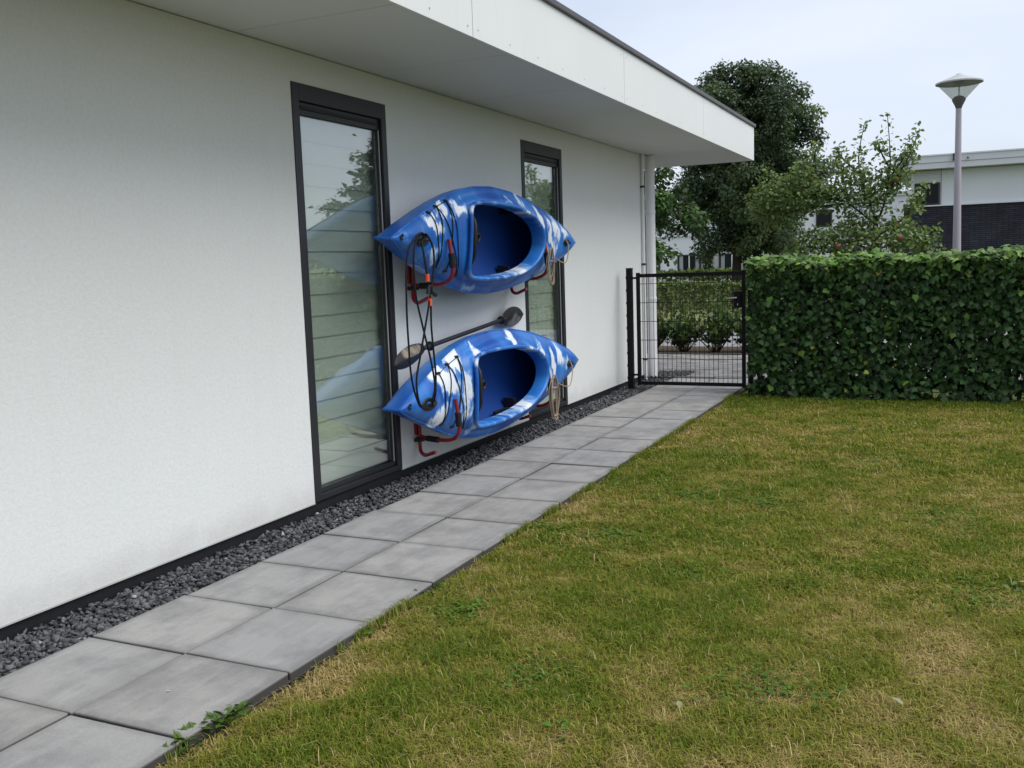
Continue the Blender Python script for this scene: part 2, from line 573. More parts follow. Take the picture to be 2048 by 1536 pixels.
# garden path: bed plus tiles
TW, TP, TX0, TY0 = .4766, .5, .3127, 2.036
path = sheet('garden_path', TX0 - .002, TX0 + 2 * TW + .002, -1.0, 11.08, -.032, M['bed'])
WLOC[path] = Vector((0, 0, 0))
mb = MB().box(-.233, .233, -.2445, .2445, -.05, 0)
tile_me = mb.mesh('tile', False, .0045); tile_me.materials.append(M['tile'])
for k in range(-6, 18):
    for c in range(2):
        o = nobj('tile', tile_me, path)
        o.location = (TX0 + TW * (c + .5) + random.uniform(-.0015, .0015), TY0 + TP * (k + .5) + random.uniform(-.002, .002), random.uniform(-.004, .002))
        o.rotation_euler = (random.uniform(-.006, .006), random.uniform(-.006, .006), random.uniform(-.004, .004))

# street of brick pavers beyond the gate
street = sheet('street', -30, 40, 11.09, 13.72, -.035, M['bed'])
tag(street, kind='structure'); WLOC[street] = Vector((0, 0, 0))
mb = MB().box(-.104, .104, -.0505, .0505, -.03, 0)
pav_me = mb.mesh('paver', False, .004); pav_me.materials.append(M['paver'])
cand = []
for r_ in range(25):
    y = 11.15 + r_ * .105
    for k in range(-12, 40):
        x = k * .212 + (.106 if r_ % 2 else 0)
        cand.append((x, y))
near = [p for p in cand if -.62 - (p[1] - 11) * .35 < p[0] - .3 < 1.25 + (p[1] - 11) * -.1 and p[0] < 1.6]
near = near[:300]
ns = set(near)
for x, y in near:
    o = nobj('paver', pav_me, street)
    o.location = (x, y, -.002 + random.uniform(-.003, .003)); o.rotation_euler = (random.uniform(-.01, .01), random.uniform(-.01, .01), random.uniform(-.01, .01))
mb = MB()
for x, y in cand:
    if (x, y) in ns: continue
    dz = random.uniform(-.004, .002)
    mb.box(x - .102, x + .102, y - .049, y + .049, -.03, dz)
o = mb.build('paver', M['paver'], street); tag(o, kind='stuff')
tag(MB().box(-30, 40, 13.73, 13.83, -.08, .012).build('street_kerb', M['kerb'], bevel=.01), kind='structure')
sheet('planting_strip', -30, 40, 13.84, 15.3, -.02, M['soil'], 60, 8, .02)
sheet('far_street', -30, 40, 15.31, 17.4, -.03, M['greypath'])
sheet('footpath', -30, 40, 17.42, 19.0, -.015, M['greypath'])
sheet('verge', -40, 50, 19.02, 33.0, .0, M['verge'], 60, 12, .03)

# gravel strip beside the wall
bm = bmesh.new(); bmesh.ops.create_icosphere(bm, subdivisions=1, radius=.5)
ico_v = np.array([v_.co[:] for v_ in bm.verts]); bm.verts.index_update()
ico_f = np.array([[v_.index for v_ in f.verts] for f in bm.faces]); bm.free()
parts = []
for var in range(6):
    g = np.random.default_rng(50 + var)
    tv = ico_v * (1 + g.uniform(-.45, .35, (len(ico_v), 1)))
    tv[:, 2] *= .5
    n = 2700
    y = 2.0 + (g.random(n) ** 1.25) * 9.4
    x = g.uniform(.006, .306, n)
    z = -.045 + g.random(n) * .034 + .012 * vnoise(np.stack([x * 8, y * 8], 1), 3)
    pos = np.stack([x, y, z], 1)
    rot = frames(g.normal(size=(n, 3)) * .55 + [0, 0, 1], g.normal(size=(n, 3)))
    s = g.uniform(.014, .034, (n, 1)) * g.uniform(.6, 1.3, (n, 3))
    base = g.uniform(.03, .15, (n, 1)) * np.array([[.98, 1.0, 1.08]])
    lite = g.random(n) < .012
    base[lite] = g.uniform(.18, .4, (lite.sum(), 1)) * np.array([[1, .98, .95]])
    parts.append(scatter(tv, ico_f, pos, rot, s, base))
V, F, C = merge(parts)
# a little gravel round the corner, beyond the gate
g = np.random.default_rng(88); n = 900
pos = np.stack([g.uniform(.0, .42, n) ** 1.0, g.uniform(10.9, 11.55, n), g.uniform(-.02, .012, n)], 1)
pos = pos[(pos[:, 0] < .30) | (pos[:, 1] > 11.1)]; n = len(pos)
parts = [(V, F, C), scatter(ico_v, ico_f, pos, frames(g.normal(size=(n, 3)), g.normal(size=(n, 3))), g.uniform(.016, .035, (n, 3)), g.uniform(.04, .14, (n, 1)) * np.ones((1, 3)))]
V, F, C = merge(parts)
o = nobj('gravel', nmesh('gravel', V, F, C, [M['gravel']]))
tag(o, 'strip of dark grey crushed stone along the foot of the white wall', 'gravel', kind='stuff')

# ------------------------------------------------------------------ lawn grass
def dryness(P):
    d = .26 * vnoise(P, 11, 4, .85) + .36 * vnoise(P, 12, 3, 3.6) + .38 * vnoise(P, 14, 2, 8.0)
    d = (d - .5) * 2.3 + .345
    d += .06 * np.clip((P[:, 0] - 2.2) / 1.5, -1, 1) + .06 * np.clip((4.5 - P[:, 1]) / 2.5, -1, 1)
    e = (P[:, 0] - 1.27)
    d += .50 * np.exp(-(e / .07) ** 2) * np.clip((vnoise(P, 21, 2, 1.3) - .42) * 6, 0, 1)
    # a few worn straw patches
    for cx, cy, rx, ry, a in ((1.38, 2.55, .10, .25, .8), (1.38, 5.05, .08, .2, .7), (1.40, 7.5, .10, .35, .8), (1.36, 8.7, .1, .3, .7), (2.9, 5.1, .3, .35, .12), (3.3, 3.6, .5, .4, .12)):
        d += a * np.exp(-((P[:, 0] - cx) / rx) ** 2 - ((P[:, 1] - cy) / ry) ** 2)
    d -= .5 * np.exp(-((P[:, 1] - 9.7) / .4) ** 2)
    return np.clip(d, 0, 1)


def grass_blades(n, x0, x1, y0, y1, hmin, hmax, wmin, wmax, seed):
    g = np.random.default_rng(seed)
    P = np.stack([g.uniform(x0, x1, n), g.uniform(y0, y1, n)], 1)
    edge = 1.262 + .03 * (vnoise(np.stack([P[:, 1] * 0 + 3, P[:, 1]], 1), 5, 3, 4.0) - .42)
    dry = dryness(P)
    bare = np.exp(-((P[:, 0] - 1.28) / .05) ** 2) * (dry > .75)
    keep = (P[:, 0] > edge) & (g.random(n) > .75 * bare) & (g.random(n) > .25 * (dry > .8))
    P = P[keep]; dry = dry[keep]; n = len(P)
    clump = vnoise(P, 31, 3, 9.0)
    h = g.uniform(hmin, hmax, n) * (.55 + .9 * clump) * (1 - .35 * dry)
    w = g.uniform(wmin, wmax, n)
    az = g.uniform(0, 2 * np.pi, n) + 2 * clump
    lean = np.abs(g.normal(0, .55, n)) + .35 + .5 * dry
    d = np.stack([np.cos(az), np.sin(az), np.zeros(n)], 1)
    s = np.stack([-np.sin(az + g.normal(0, .6, n)), np.cos(az), np.zeros(n)], 1)
    root = np.concatenate([P, np.full((n, 1), -.045)], 1)
    mid = root + d * (h * .35 * lean)[:, None] + np.array([0, 0, 1]) * (h * .62)[:, None]
    tipp = root + d * (h * 1.05 * lean)[:, None] + np.array([0, 0, 1]) * (h * (1.0 - .28 * np.clip(lean, 0, 1.6)))[:, None]
    V = np.stack([root - s * w[:, None] * .5, root + s * w[:, None] * .5, mid - s * w[:, None] * .42, mid + s * w[:, None] * .42, tipp], 1)
    F = np.array([(0, 1, 3), (0, 3, 2), (2, 3, 4)])[None] + (np.arange(n) * 5)[:, None, None]
    green = np.array([.128, .190, .022]); olive = np.array([.238, .242, .038]); straw = np.array([.46, .36, .16]); brown = np.array([.27, .18, .065])
    t_ = np.clip(dry + g.normal(0, .16, n), 0, 1)[:, None]
    c = np.where(t_ < .5, green + (olive - green) * (t_ / .5), olive + (straw - olive) * ((t_ - .5) / .5))
    br = (g.random(n) < .07 + .16 * dry)[:, None]
    c = np.where(br, brown + (straw - brown) * g.random((n, 1)), c)
    fresh = (g.random(n) < .06 * (1 - dry))[:, None]
    c = np.where(fresh, np.array([.10, .18, .022]), c)
    c = c * g.uniform(.7, 1.3, (n, 1))
    return V.reshape(-1, 3), F.reshape(-1, 3), np.repeat(c, 5, 0)


parts = [grass_blades(245000, 1.25, 4.0, 1.6, 4.0, .014, .046, .0018, .0038, 1),
         grass_blades(170000, 1.25, 4.6, 4.0, 6.4, .020, .046, .003, .0055, 2),
         grass_blades(130000, 1.25, 5.2, 6.4, 9.9, .022, .050, .004, .0075, 3),
         grass_blades(16000, 4.0, 7.0, 2.0, 9.9, .03, .05, .008, .014, 4)]
# blades creeping over the slab edge, longer stray blades and clover patches
g = np.random.default_rng(404)
def loose(P, h, w, lean, az, c):
    n = len(P)
    d = np.stack([np.cos(az), np.sin(az), np.zeros(n)], 1); sv = np.stack([-np.sin(az), np.cos(az), np.zeros(n)], 1)
    mid = P + d * (h * .35 * lean)[:, None] + np.array([0, 0, 1]) * (h * .6)[:, None]
    tp_ = P + d * (h * lean)[:, None] + np.array([0, 0, 1]) * (h * (1 - .45 * np.clip(lean, 0, 1.3)))[:, None]
    V = np.stack([P - sv * w[:, None] * .5, P + sv * w[:, None] * .5, mid - sv * w[:, None] * .4, mid + sv * w[:, None] * .4, tp_], 1)
    F = np.array([(0, 1, 3), (0, 3, 2), (2, 3, 4)])[None] + (np.arange(n) * 5)[:, None, None]
    return V.reshape(-1, 3), F.reshape(-1, 3), np.repeat(c, 5, 0)
n = 15000; yy = g.uniform(1.7, 9.7, n)
k = vnoise(np.stack([yy * 0 + 1.0, yy], 1), 41, 3, 3.5) + .25 * g.random(n) - .10 * np.clip((3.6 - yy) / 1.0, 0, 1) > .70
yy = yy[k]; n = len(yy)
parts.append(loose(np.stack([1.268 + np.abs(g.normal(0, .010, n)), yy, np.full(n, -.035)], 1), g.uniform(.03, .065, n), g.uniform(.002, .004, n), g.uniform(.3, 1.1, n), math.pi + g.normal(0, 1.1, n), np.array([(.11, .17, .02), (.20, .20, .035), (.40, .32, .14)])[g.choice(3, n, p=[.55, .3, .15])] * g.uniform(.7, 1.2, (n, 1))))
n = 9000
parts.append(loose(np.stack([g.uniform(1.3, 4.5, n), 1.7 + 7.9 * g.random(n) ** 1.3, np.full(n, -.045)], 1), g.uniform(.045, .085, n), g.uniform(.0018, .0035, n), g.uniform(.3, 1.2, n), g.uniform(0, 6.28, n), np.array([(.13, .19, .025), (.26, .25, .05), (.48, .40, .2)])[g.choice(3, n, p=[.5, .3, .2])] * g.uniform(.8, 1.2, (n, 1))))
cp = []
for cx, cy, r0, m_ in ((1.75, 4.5, .16, 260), (1.48, 3.35, .12, 160), (1.95, 5.6, .2, 320), (2.4, 5.5, .15, 200), (1.4, 4.6, .08, 120), (2.75, 3.1, .12, 140), (3.3, 5.4, .16, 200), (2.0, 2.9, .10, 120), (2.9, 6.8, .2, 220), (1.75, 6.9, .15, 160), (3.4, 4.2, .12, 120), (1.36, 5.7, .08, 90), (2.3, 4.1, .1, 110), (3.0, 8.3, .25, 220)):
    cp.append(np.stack([cx + g.normal(0, r0 * .75, m_), cy + g.normal(0, r0 * .9, m_), -.034 + g.random(m_) * .018], 1))
cp = np.concatenate(cp); m_ = len(cp)
for q_ in range(3):
    a_ = g.uniform(0, 6.28, m_) if q_ == 0 else a_ + 2.09
    parts.append(scatter(OVAL[0] * np.array([1.6, 1, 1]), OVAL[1], cp, frames(g.normal(0, .25, (m_, 3)) + [0, 0, 1], np.stack([np.cos(a_), np.sin(a_), np.full(m_, .1)], 1)), g.uniform(.009, .016, (m_, 1)), np.array([[.095, .165, .030]]) * g.uniform(.7, 1.3, (m_, 1))))
V, F, C = merge(parts)
o = nobj('lawn_grass', nmesh('lawn_grass', V, F, C, [M['grass']]))
tag(o, 'short patchy lawn, olive green with dry straw coloured spots', 'grass', kind='stuff')
o = None

# ================================================================== HOUSE
house = empty('white_house', (0, 6, 0), 'low white rendered house with tall dark framed windows and deep flat roof overhang', 'house')
Y0, Y1, ZB, ZT = -4.0, 10.9, .05, 2.572
WINS = [(4.408, 5.366), (7.458, 8.366)]
WZ0, WZ1 = .052, 2.405
mb = MB()
ys = [Y0] + [y for w in WINS for y in w] + [Y1]
for i in range(0, len(ys) - 1):
    is_w = i % 2 == 1
    if is_w:
        mb.box(-.3, 0, ys[i], ys[i + 1], WZ1, ZT)
    else:
        mb.box(-.3, 0, ys[i], ys[i + 1], ZB, ZT)
mb.box(-5.0, -.3, Y1 - .3, Y1, ZB, ZT)
wall = mb.build('wall', M['stucco'], house)
MB().box(-.28, -.012, Y0, Y1 - .012, -.12, ZB).box(-5, -.28, Y1 - .28, Y1 - .012, -.12, ZB).build('plinth', M['plinth'], house)
mb = MB()
for i in (0, 2, 4): mb.box(-.02, .004, ys[i], ys[i + 1], ZB - .006, ZB - .0005)
mb.build('edge_bead', M['bead'], house)
mb = MB()
mb.box(-5.0, -4.8, Y0, Y1 - .31, -.1, ZT).box(-4.8, -.31, Y0, Y0 + .2, -.1, ZT).box(-4.79, -.31, Y0 + .21, Y1 - .31, -.1, -.05).box(-2.2, -2.1, Y0 + .21, Y1 - .31, -.04, ZT - .01)
mb.build('inner_wall', M['room'], house)
# roof
ZS = 2.575
rs = MB().box(-5.2, .93, Y0, 12.46, ZS + .02, 2.965).build('roof_slab', M['board'], house)
fx = .9625
fj = [-4.0, -.37, 2.18, 4.73, 7.30, 9.85, 12.5]
for a, b in zip(fj[:-1], fj[1:]):
    p = MB().box(fx - .02, fx, a + .003, b - .003, ZS - .002, 2.98).build('fascia_panel', M['board'], house, bevel=.0015)
    sc = MB()
    yy = a + .06
    n = int(round((b - a - .12) / .42))
    for k in range(n + 1):
        y = a + .06 + (b - a - .12) * k / n
        for z in (ZS + .045, 2.93) if k in (0, n) else (ZS + .045,):
            sc.add([(fx + .0018, y + .005 * math.cos(q), z + .005 * math.sin(q)) for q in np.linspace(0, 2 * math.pi, 8, endpoint=False)], [tuple(range(8))])
    s_ = sc.build('screw', M['screw'], p); tag(s_, kind='stuff')
MB().box(-5.2, fx - .021, 12.48, 12.5, ZS - .002, 2.98).build('fascia_panel', M['board'], house)
sj = [-4.0, -2.28, -1.03, .22, 1.47, 2.72, 3.97, 5.22, 6.47, 7.72, 8.97, 10.22, 10.902]
for a, b in zip(sj[:-1], sj[1:]):
    MB().box(.002, fx - .021, a + .0025, b - .0025, ZS, ZS + .018).build('soffit_panel', M['soffit'], house)
for a, b in ((-4.0, -2.5), (-2.5, -1.25), (-1.25, 0.0), (0.0, fx - .021)):
    MB().box(a + .0025, b - .0025, 10.907, 12.478, ZS, ZS + .018).build('soffit_panel', M['soffit'], house)
MB().box(-5.3, fx + .02, Y0, 12.53, 2.981, 3.022).build('roof_coping', M['coping'], house, bevel=.006)

# windows
for wi, (a, b) in enumerate(WINS):
    w = empty('window', (0, a, WZ0), parent=house)
    fl, fr_, gb, gt = .064, .078, .036, 2.238
    ga, gb_ = a + fl, b - fr_
    mb = MB()
    mb.box(-.065, .006, a + .002, ga, WZ0, WZ1 - .002)                # left member
    mb.box(-.065, .006, gb_ + .022, b - .002, WZ0, WZ1 - .002)        # right member
    mb.box(-.065, .006, ga, gb_ + .022, gt + .07, WZ1 - .002)         # head
    mb.box(-.065, .006, ga, gb_ + .022, WZ0, WZ0 + gb)                # bottom
    mb.build('frame', M['anthracite'], w, bevel=.003)
    mb = MB()
    mb.box(-.060, -.016, ga + .001, gb_ + .021, gt, gt + .069)       # sash top
    mb.box(-.060, -.016, gb_, gb_ + .021, WZ0 + gb + .03, gt)
    mb.box(-.060, -.016, ga + .001, gb_ + .021, WZ0 + gb + .001, WZ0 + gb + .03)
    mb.build('sash', M['anthracite'], w, bevel=.002)
    MB().box(-.0155, -.008, ga + .02, gb_ - .005, gt + .03, gt + .048).build('vent_grille', M['gasket'], w)
    MB().box(-.0155, -.012, gb_ + .004, gb_ + .012, WZ0 + gb + .03, gt).build('glazing_bead', M['bead'], w)
    MB().box(-.040, -.034, ga + .001, gb_ - .001, WZ0 + gb + .03, gt - .001).build('pane', M['glass'], w)
    n = 17; pitch = (gt - WZ0 - gb - .02) / n
    sl = MB()
    L_ = gb_ - a - fl + .10
    y0_ = ga - .05
    sl.add([(-.106, y0_, pitch + .05), (-.106, y0_ + L_, pitch + .05), (-.095, y0_, pitch * .55), (-.095, y0_ + L_, pitch * .55), (-.090, y0_, 0), (-.090, y0_ + L_, 0), (-.094, y0_, 0), (-.094, y0_ + L_, 0), (-.108, y0_, pitch + .05), (-.108, y0_ + L_, pitch + .05)],
           [(0, 2, 3, 1), (2, 4, 5, 3), (4, 6, 7, 5), (6, 8, 9, 7)])
    sme = sl.mesh('slat', False, 0, Vector((0, a, 0))); sme.materials.append(M['blind'])
    for k in range(n):
        o = nobj('slat', sme, w); o.location = (0, 0, gb + .02 + k * pitch); o.rotation_euler = (random.uniform(-.0012, .0012), 0, 0)

# downpipe and conduit at the corner
dp = empty('downpipe', (.062, 10.955, -.02), 'wide white plastic downpipe at the house corner behind the gate', 'pipe')
MB().tube([(.062, 10.965, -.06), (.062, 10.965, 2.57)], .055, 20).build('pipe', M['pvc'], dp, smooth=True)
for z in (.9, 1.9): MB().lathe([(.0565, 0), (.0585, .003), (.0585, .047), (.0565, .05)], (.062, 10.965, z), 20, False).build('pipe_collar', M['pvc'], dp, smooth=True)
cd = empty('conduit_pipe', (.025, 10.80, -.02), 'thin white conduit pipe with black clips beside the wide downpipe', 'pipe')
MB().tube([(.026, 10.80, -.06), (.026, 10.80, 2.57)], .018, 14).build('pipe', M['pvc'], cd, smooth=True)
for z in (2.20, 1.32, .22): MB().box(.001, .05, 10.776, 10.824, z, z + .022).build('clip', M['clamp'], cd, bevel=.003)

# ================================================================== KAYAKS
_H = [(-1.57, .004), (-1.5, .034), (-1.4, .072), (-1.14, .166), (-.92, .246), (-.68, .316), (-.42, .358), (-.1, .374), (.23, .357), (.58, .308), (.88, .244), (1.1, .188), (1.35, .112), (1.5, .046), (1.57, .004)]
_ha = np.array([p[0] * .945 for p in _H]); _hb = np.array([p[1] for p in _H])
# smooth the half-beam table
KL = 1.57 * .945
_fa = np.linspace(-KL, KL, 400); _fb = np.interp(_fa, _ha, _hb)
_ker = np.hanning(31); _ker /= _ker.sum()
_fb2 = np.convolve(np.pad(_fb, 15, mode='reflect', reflect_type='odd'), _ker, 'valid'); _fb2 = np.maximum(_fb2, .003)
def HB(a): return float(np.interp(a, _fa, _fb2))
def CS(a): return .205 + .05 * (abs(a) / KL) ** 2
def CR(a): return (.03 + .075 * max(0, 1 - (a / KL) ** 2)) * min(1, max(0, (KL - abs(a)) / .14)) ** .7
def CK(a): return .0 + .15 * max(0, (abs(a) - .80) / .70) ** 2
def sstep(e0, e1, x):
    t_ = min(1, max(0, (x - e0) / (e1 - e0))); return t_ * t_ * (3 - 2 * t_)
_cp = [(-.635, 0), (-.63, .14), (-.608, .198), (-.55, .230), (-.36, .243), (-.08, .240), (.16, .220), (.35, .180), (.485, .118), (.55, .052), (.563, 0)]
_cp = _cp + [(a, -b) for a, b in _cp[-2:0:-1]]
COCK = [(p.x, p.y) for p in smooth_path([(a, b, 0) for a, b in _cp], 8, True)]
A0 = -.05
def ray_hit(poly, phi, sa=1.484, sb=.374):
    dx, dy = math.cos(phi) * sa, math.sin(phi) * sb
    best = None
    for i in range(len(poly)):
        x1, y1 = poly[i][0] - A0, poly[i][1]; x2, y2 = poly[(i + 1) % len(poly)][0] - A0, poly[(i + 1) % len(poly)][1]
        ex, ey = x2 - x1, y2 - y1
        den = dx * ey - dy * ex
        if abs(den) < 1e-12: continue
        s_ = (x1 * ey - y1 * ex) / den; u = (x1 * dy - y1 * dx) / den
        if s_ > 0 and -1e-6 <= u <= 1 + 1e-6 and (best is None or s_ > best): best = s_
    return A0 + dx * best, dy * best
NPHI = 200
_op = [(a, HB(a)) for a in np.linspace(-KL, KL, 160)]
OUTER = _op + [(a, -b) for a, b in _op[::-1]]
PHI = [2 * math.pi * i / NPHI - .45 * math.sin(4 * math.pi * i / NPHI) for i in range(NPHI)]
O_RING = [ray_hit(OUTER, p) for p in PHI]
C_RING = [ray_hit(COCK, p) for p in PHI]
def deck_h(a, b, plateau=0.0):
    q_ = min(1, abs(b) / max(HB(a), 1e-4))
    return CS(a) + CR(a) * (1 - q_ ** 3.2) + plateau
def plat(dd): return .022 * (1 - sstep(.055, .085, dd)) - .006 * math.exp(-((dd - .095) / .018) ** 2)
def deck_at(a, b):
    """deck height at any (a, b) outside the cockpit"""
    dd = min(math.hypot(a - x, b - y) for x, y in C_RING[::4])
    return deck_h(a, b, plat(dd))


def kayak_mat(name, seed, blobs, wisp=.34):
    t = NT(name)
    tc = t.node('ShaderNodeTexCoord')
    nn = t.node('ShaderNodeTexNoise', Scale=7.0, Detail=4, Roughness=.62)
    off = t.node('ShaderNodeVectorMath', operation='ADD'); off.inputs[1].default_value = (seed, seed * 1.7, seed * .3)
    mp = t.node('ShaderNodeMapping'); mp.inputs['Scale'].default_value = (1, 1.5, .75)
    t.link(tc.outputs['Object'], off.inputs[0]); t.link(off.outputs[0], mp.inputs[0]); t.link(mp.outputs[0], nn.inputs['Vector'])
    sub = t.node('ShaderNodeVectorMath', operation='SUBTRACT'); sub.inputs[1].default_value = (.5, .5, .5); t.link(nn.outputs['Color'], sub.inputs[0])
    scl = t.node('ShaderNodeVectorMath', operation='SCALE'); scl.inputs['Scale'].default_value = .30; t.link(sub.outputs[0], scl.inputs[0])
    dv = t.node('ShaderNodeVectorMath', operation='ADD'); t.link(tc.outputs['Object'], dv.inputs[0]); t.link(scl.outputs[0], dv.inputs[1])
    flat = t.node('ShaderNodeVectorMath', operation='MULTIPLY'); flat.inputs[1].default_value = (0, 1, 1); t.link(dv.outputs[0], flat.inputs[0])
    tot = None
    for a, b, ra, rb, ang, s_ in blobs:
        m_ = t.node('ShaderNodeMapping', vector_type='TEXTURE')
        m_.inputs['Location'].default_value = (0, a, b); m_.inputs['Rotation'].default_value = (ang, 0, 0); m_.inputs['Scale'].default_value = (1, ra, rb)
        t.link(flat.outputs[0], m_.inputs[0])
        ln = t.node('ShaderNodeVectorMath', operation='LENGTH'); t.link(m_.outputs[0], ln.inputs[0])
        mr = t.node('ShaderNodeMapRange', interpolation_type='SMOOTHSTEP'); mr.inputs['From Min'].default_value = 1.25; mr.inputs['From Max'].default_value = .5; mr.inputs['To Max'].default_value = s_
        t.link(ln.outputs['Value'], mr.inputs['Value'])
        if tot is None: tot = mr.outputs[0]
        else:
            mxn = t.node('ShaderNodeMath', operation='MAXIMUM'); t.link(tot, mxn.inputs[0]); t.link(mr.outputs[0], mxn.inputs[1]); tot = mxn.outputs[0]
    # wispy streaks across the beam
    mp2 = t.node('ShaderNodeMapping'); mp2.inputs['Scale'].default_value = (1, 3.2, 1.0); t.link(off.outputs[0], mp2.inputs[0])
    wsp = t.noise(mp2.outputs[0], 2.4, 5, .62)
    wspm = t.ramp(wsp, [(.45, 0.0), (.75, wisp)])
    ad = t.node('ShaderNodeMath', operation='ADD', use_clamp=True); t.link(tot, ad.inputs[0]); t.link(wspm, ad.inputs[1])
    ton = t.noise(mp.outputs[0], 2.2, 3)
    blue = t.mix((.008, .078, .36), (.028, .18, .56), t.ramp(ton, [(.35, 0.0), (.65, 1.0)]))
    light = t.mix(blue, (.24, .42, .74), t.ramp(ad.outputs[0], [(.12, 0.0), (.6, .9)]))
    white = t.mix(light, (.72, .76, .82), t.ramp(ad.outputs[0], [(.58, 0.0), (.88, 1.0)]))
    t.base(white)
    t.rough(.36, .36)
    t.bump(t.noise(t.coords(), 300, 2), .05, .002)
    return t.m


def build_kayak(label, loc, tilt, m, eyes):
    k = empty('kayak', loc, label, 'kayak', rot=(0, tilt, 0))
    lb = dict(parent=k, local=True)
    # deck
    rings = [0, .02, .05, .09, .14, .2, .28, .36, .44, .52, .6, .67, .73, .78, .83, .87, .90, .93, .96, .98, 1.0]
    V, F = [], []
    for r_ in rings:
        for i in range(NPHI):
            (oa, ob), (ca, cb) = O_RING[i], C_RING[i]
            a, b = oa + (ca - oa) * r_, ob + (cb - ob) * r_
            dd = math.hypot(a - ca, b - cb)
            V.append((deck_h(a, b, plat(dd)), a, b))
    for j in range(len(rings) - 1):
        for i in range(NPHI):
            l = (i + 1) % NPHI
            F.append((j * NPHI + i, (j + 1) * NPHI + i, (j + 1) * NPHI + l, j * NPHI + l))
    d = MB().add(V, F); deck = d.build('deck', m, smooth='fix', **lb)
    # hull
    st = np.concatenate([np.linspace(-KL, -1.24, 12), np.linspace(-1.2, 1.2, 36), np.linspace(1.24, KL, 12)])
    V, F = [], []; NT_ = 33
    for a in st:
        hb, cs, ck = HB(a), CS(a), CK(a)
        for q_ in range(NT_):
            th = math.pi * q_ / (NT_ - 1)
            cc, ss = math.cos(th), math.sin(th)
            V.append((cs - (cs - ck) * abs(ss) ** .72, a, hb * math.copysign(abs(cc) ** .8, cc)))
    for j in range(len(st) - 1):
        for q_ in range(NT_ - 1):
            F.append((j * NT_ + q_, j * NT_ + q_ + 1, (j + 1) * NT_ + q_ + 1, (j + 1) * NT_ + q_))
    MB().add(V, F).build('hull', M['hull'], smooth='fix', **lb)
    ol = [(CS(a) - .001, a, b) for a, b in OUTER[::2]]
    MB().tube(ol, .0065, 8, True).build('seam', m, smooth=True, **lb)
    for e_ in (-1, 1):
        MB().tube([(CS(KL) + .004, e_ * (KL - .003), 0), ((CS(KL) + CK(KL)) / 2, e_ * KL, 0), (CK(KL), e_ * (KL - .002), 0), (CK(KL - .08) - .002, e_ * (KL - .08), 0)], [.008, .010, .010, .006], 8).build('stem_band', m, smooth=True, **lb)
    # plain inner shell, its blue darkened to paint in the cockpit shade
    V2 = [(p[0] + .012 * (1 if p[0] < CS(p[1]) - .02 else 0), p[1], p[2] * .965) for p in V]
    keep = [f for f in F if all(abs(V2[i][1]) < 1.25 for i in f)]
    MB().add(V2, keep).build('shaded_inner_shell', M['inner'], smooth='fix', **lb)
    # coaming
    V, F = [], []
    prof = [(0, -.075), (-.002, -.02), (0, .020), (.005, .033), (.014, .037), (.024, .033), (.029, .023), (.025, .013), (.015, .008), (.012, -.004)]
    for i in range(NPHI):
        (a, b), (a1, b1), (a2, b2) = C_RING[i], C_RING[i - 1], C_RING[(i + 1) % NPHI]
        tx, ty = a2 - a1, b2 - b1; ln = math.hypot(tx, ty); nx, ny = ty / ln, -tx / ln
        h = deck_h(a, b, plat(0))
        for o_, z in prof: V.append((h + z, a + nx * o_, b + ny * o_))
    K = len(prof)
    for i in range(NPHI):
        l = (i + 1) % NPHI
        for j in range(K - 1): F.append((i * K + j, i * K + j + 1, l * K + j + 1, l * K + j))
    MB().add(V, F).build('coaming', M['rim'], smooth='fix', **lb)
    # seat
    seat = MB()
    V, F = [], []
    for i in range(13):
        b = -.19 + .38 * i / 12
        bow_ = .10 * (1 - (b / .19) ** 2)
        V += [(.318 - .08 * (b / .19) ** 4, -.49 - bow_ * .45, b), (.12, -.42 - bow_ * .3, b), (.05, -.38 - bow_ * .2, b), (.04, -.12, b * .95), (.06, -.10, b * .95)]
    for i in range(12):
        for j in range(4): F.append((i * 5 + j, i * 5 + j + 1, (i + 1) * 5 + j + 1, (i + 1) * 5 + j))
    seat.add(V, F)
    so = seat.build('seat', M['black_plastic'], smooth='fix', **lb)
    so.modifiers.new('thickness', 'SOLIDIFY').thickness = .018
    ring = MB(); ring.tube([(.285, -.425 + .028 * math.cos(q), .02 + .028 * math.sin(q)) for q in np.linspace(0, 2 * math.pi, 16, endpoint=False)], .008, 6, True)
    ring.tube([(.282, -.425, .02), (.17, -.44, .02)], .027, 14)
    ring.build('seat_knob', M['black_plastic'], smooth=True, **lb)
    for sgn in (-1, 1):
        fb = MB().box(.10, .125, .10, .52, sgn * .27 - .012, sgn * .27 + .012)
        fo = fb.build('foot_brace', M['black_plastic'], bevel=.004, **lb)
        MB().box(.06, .16, .36, .39, sgn * .225 - .035, sgn * .225 + .035).build('foot_pedal', M['black_plastic'], fo, bevel=.006, local=True)
    # carry handles: oval recess plate plus grip
    for a, sz in ((-1.20, 1.0), (1.18, .72)):
        h = deck_h(a, 0)
        V, F = [], []
        for r_, z in ((1.0, -.004), (.97, .007), (.80, .010), (.68, .002), (.0, -.002)):
            for q in range(24):
                th = 2 * math.pi * q / 24
                aa, bb = a + math.cos(th) * .085 * sz * r_, math.sin(th) * .042 * sz * r_
                V.append((deck_h(aa, bb) + z, aa, bb))
        for j in range(4):
            for q in range(24): F.append((j * 24 + q, j * 24 + (q + 1) % 24, (j + 1) * 24 + (q + 1) % 24, (j + 1) * 24 + q))
        hd = MB().add(V, F).build('carry_handle', M['black_plastic'], smooth='fix', **lb)
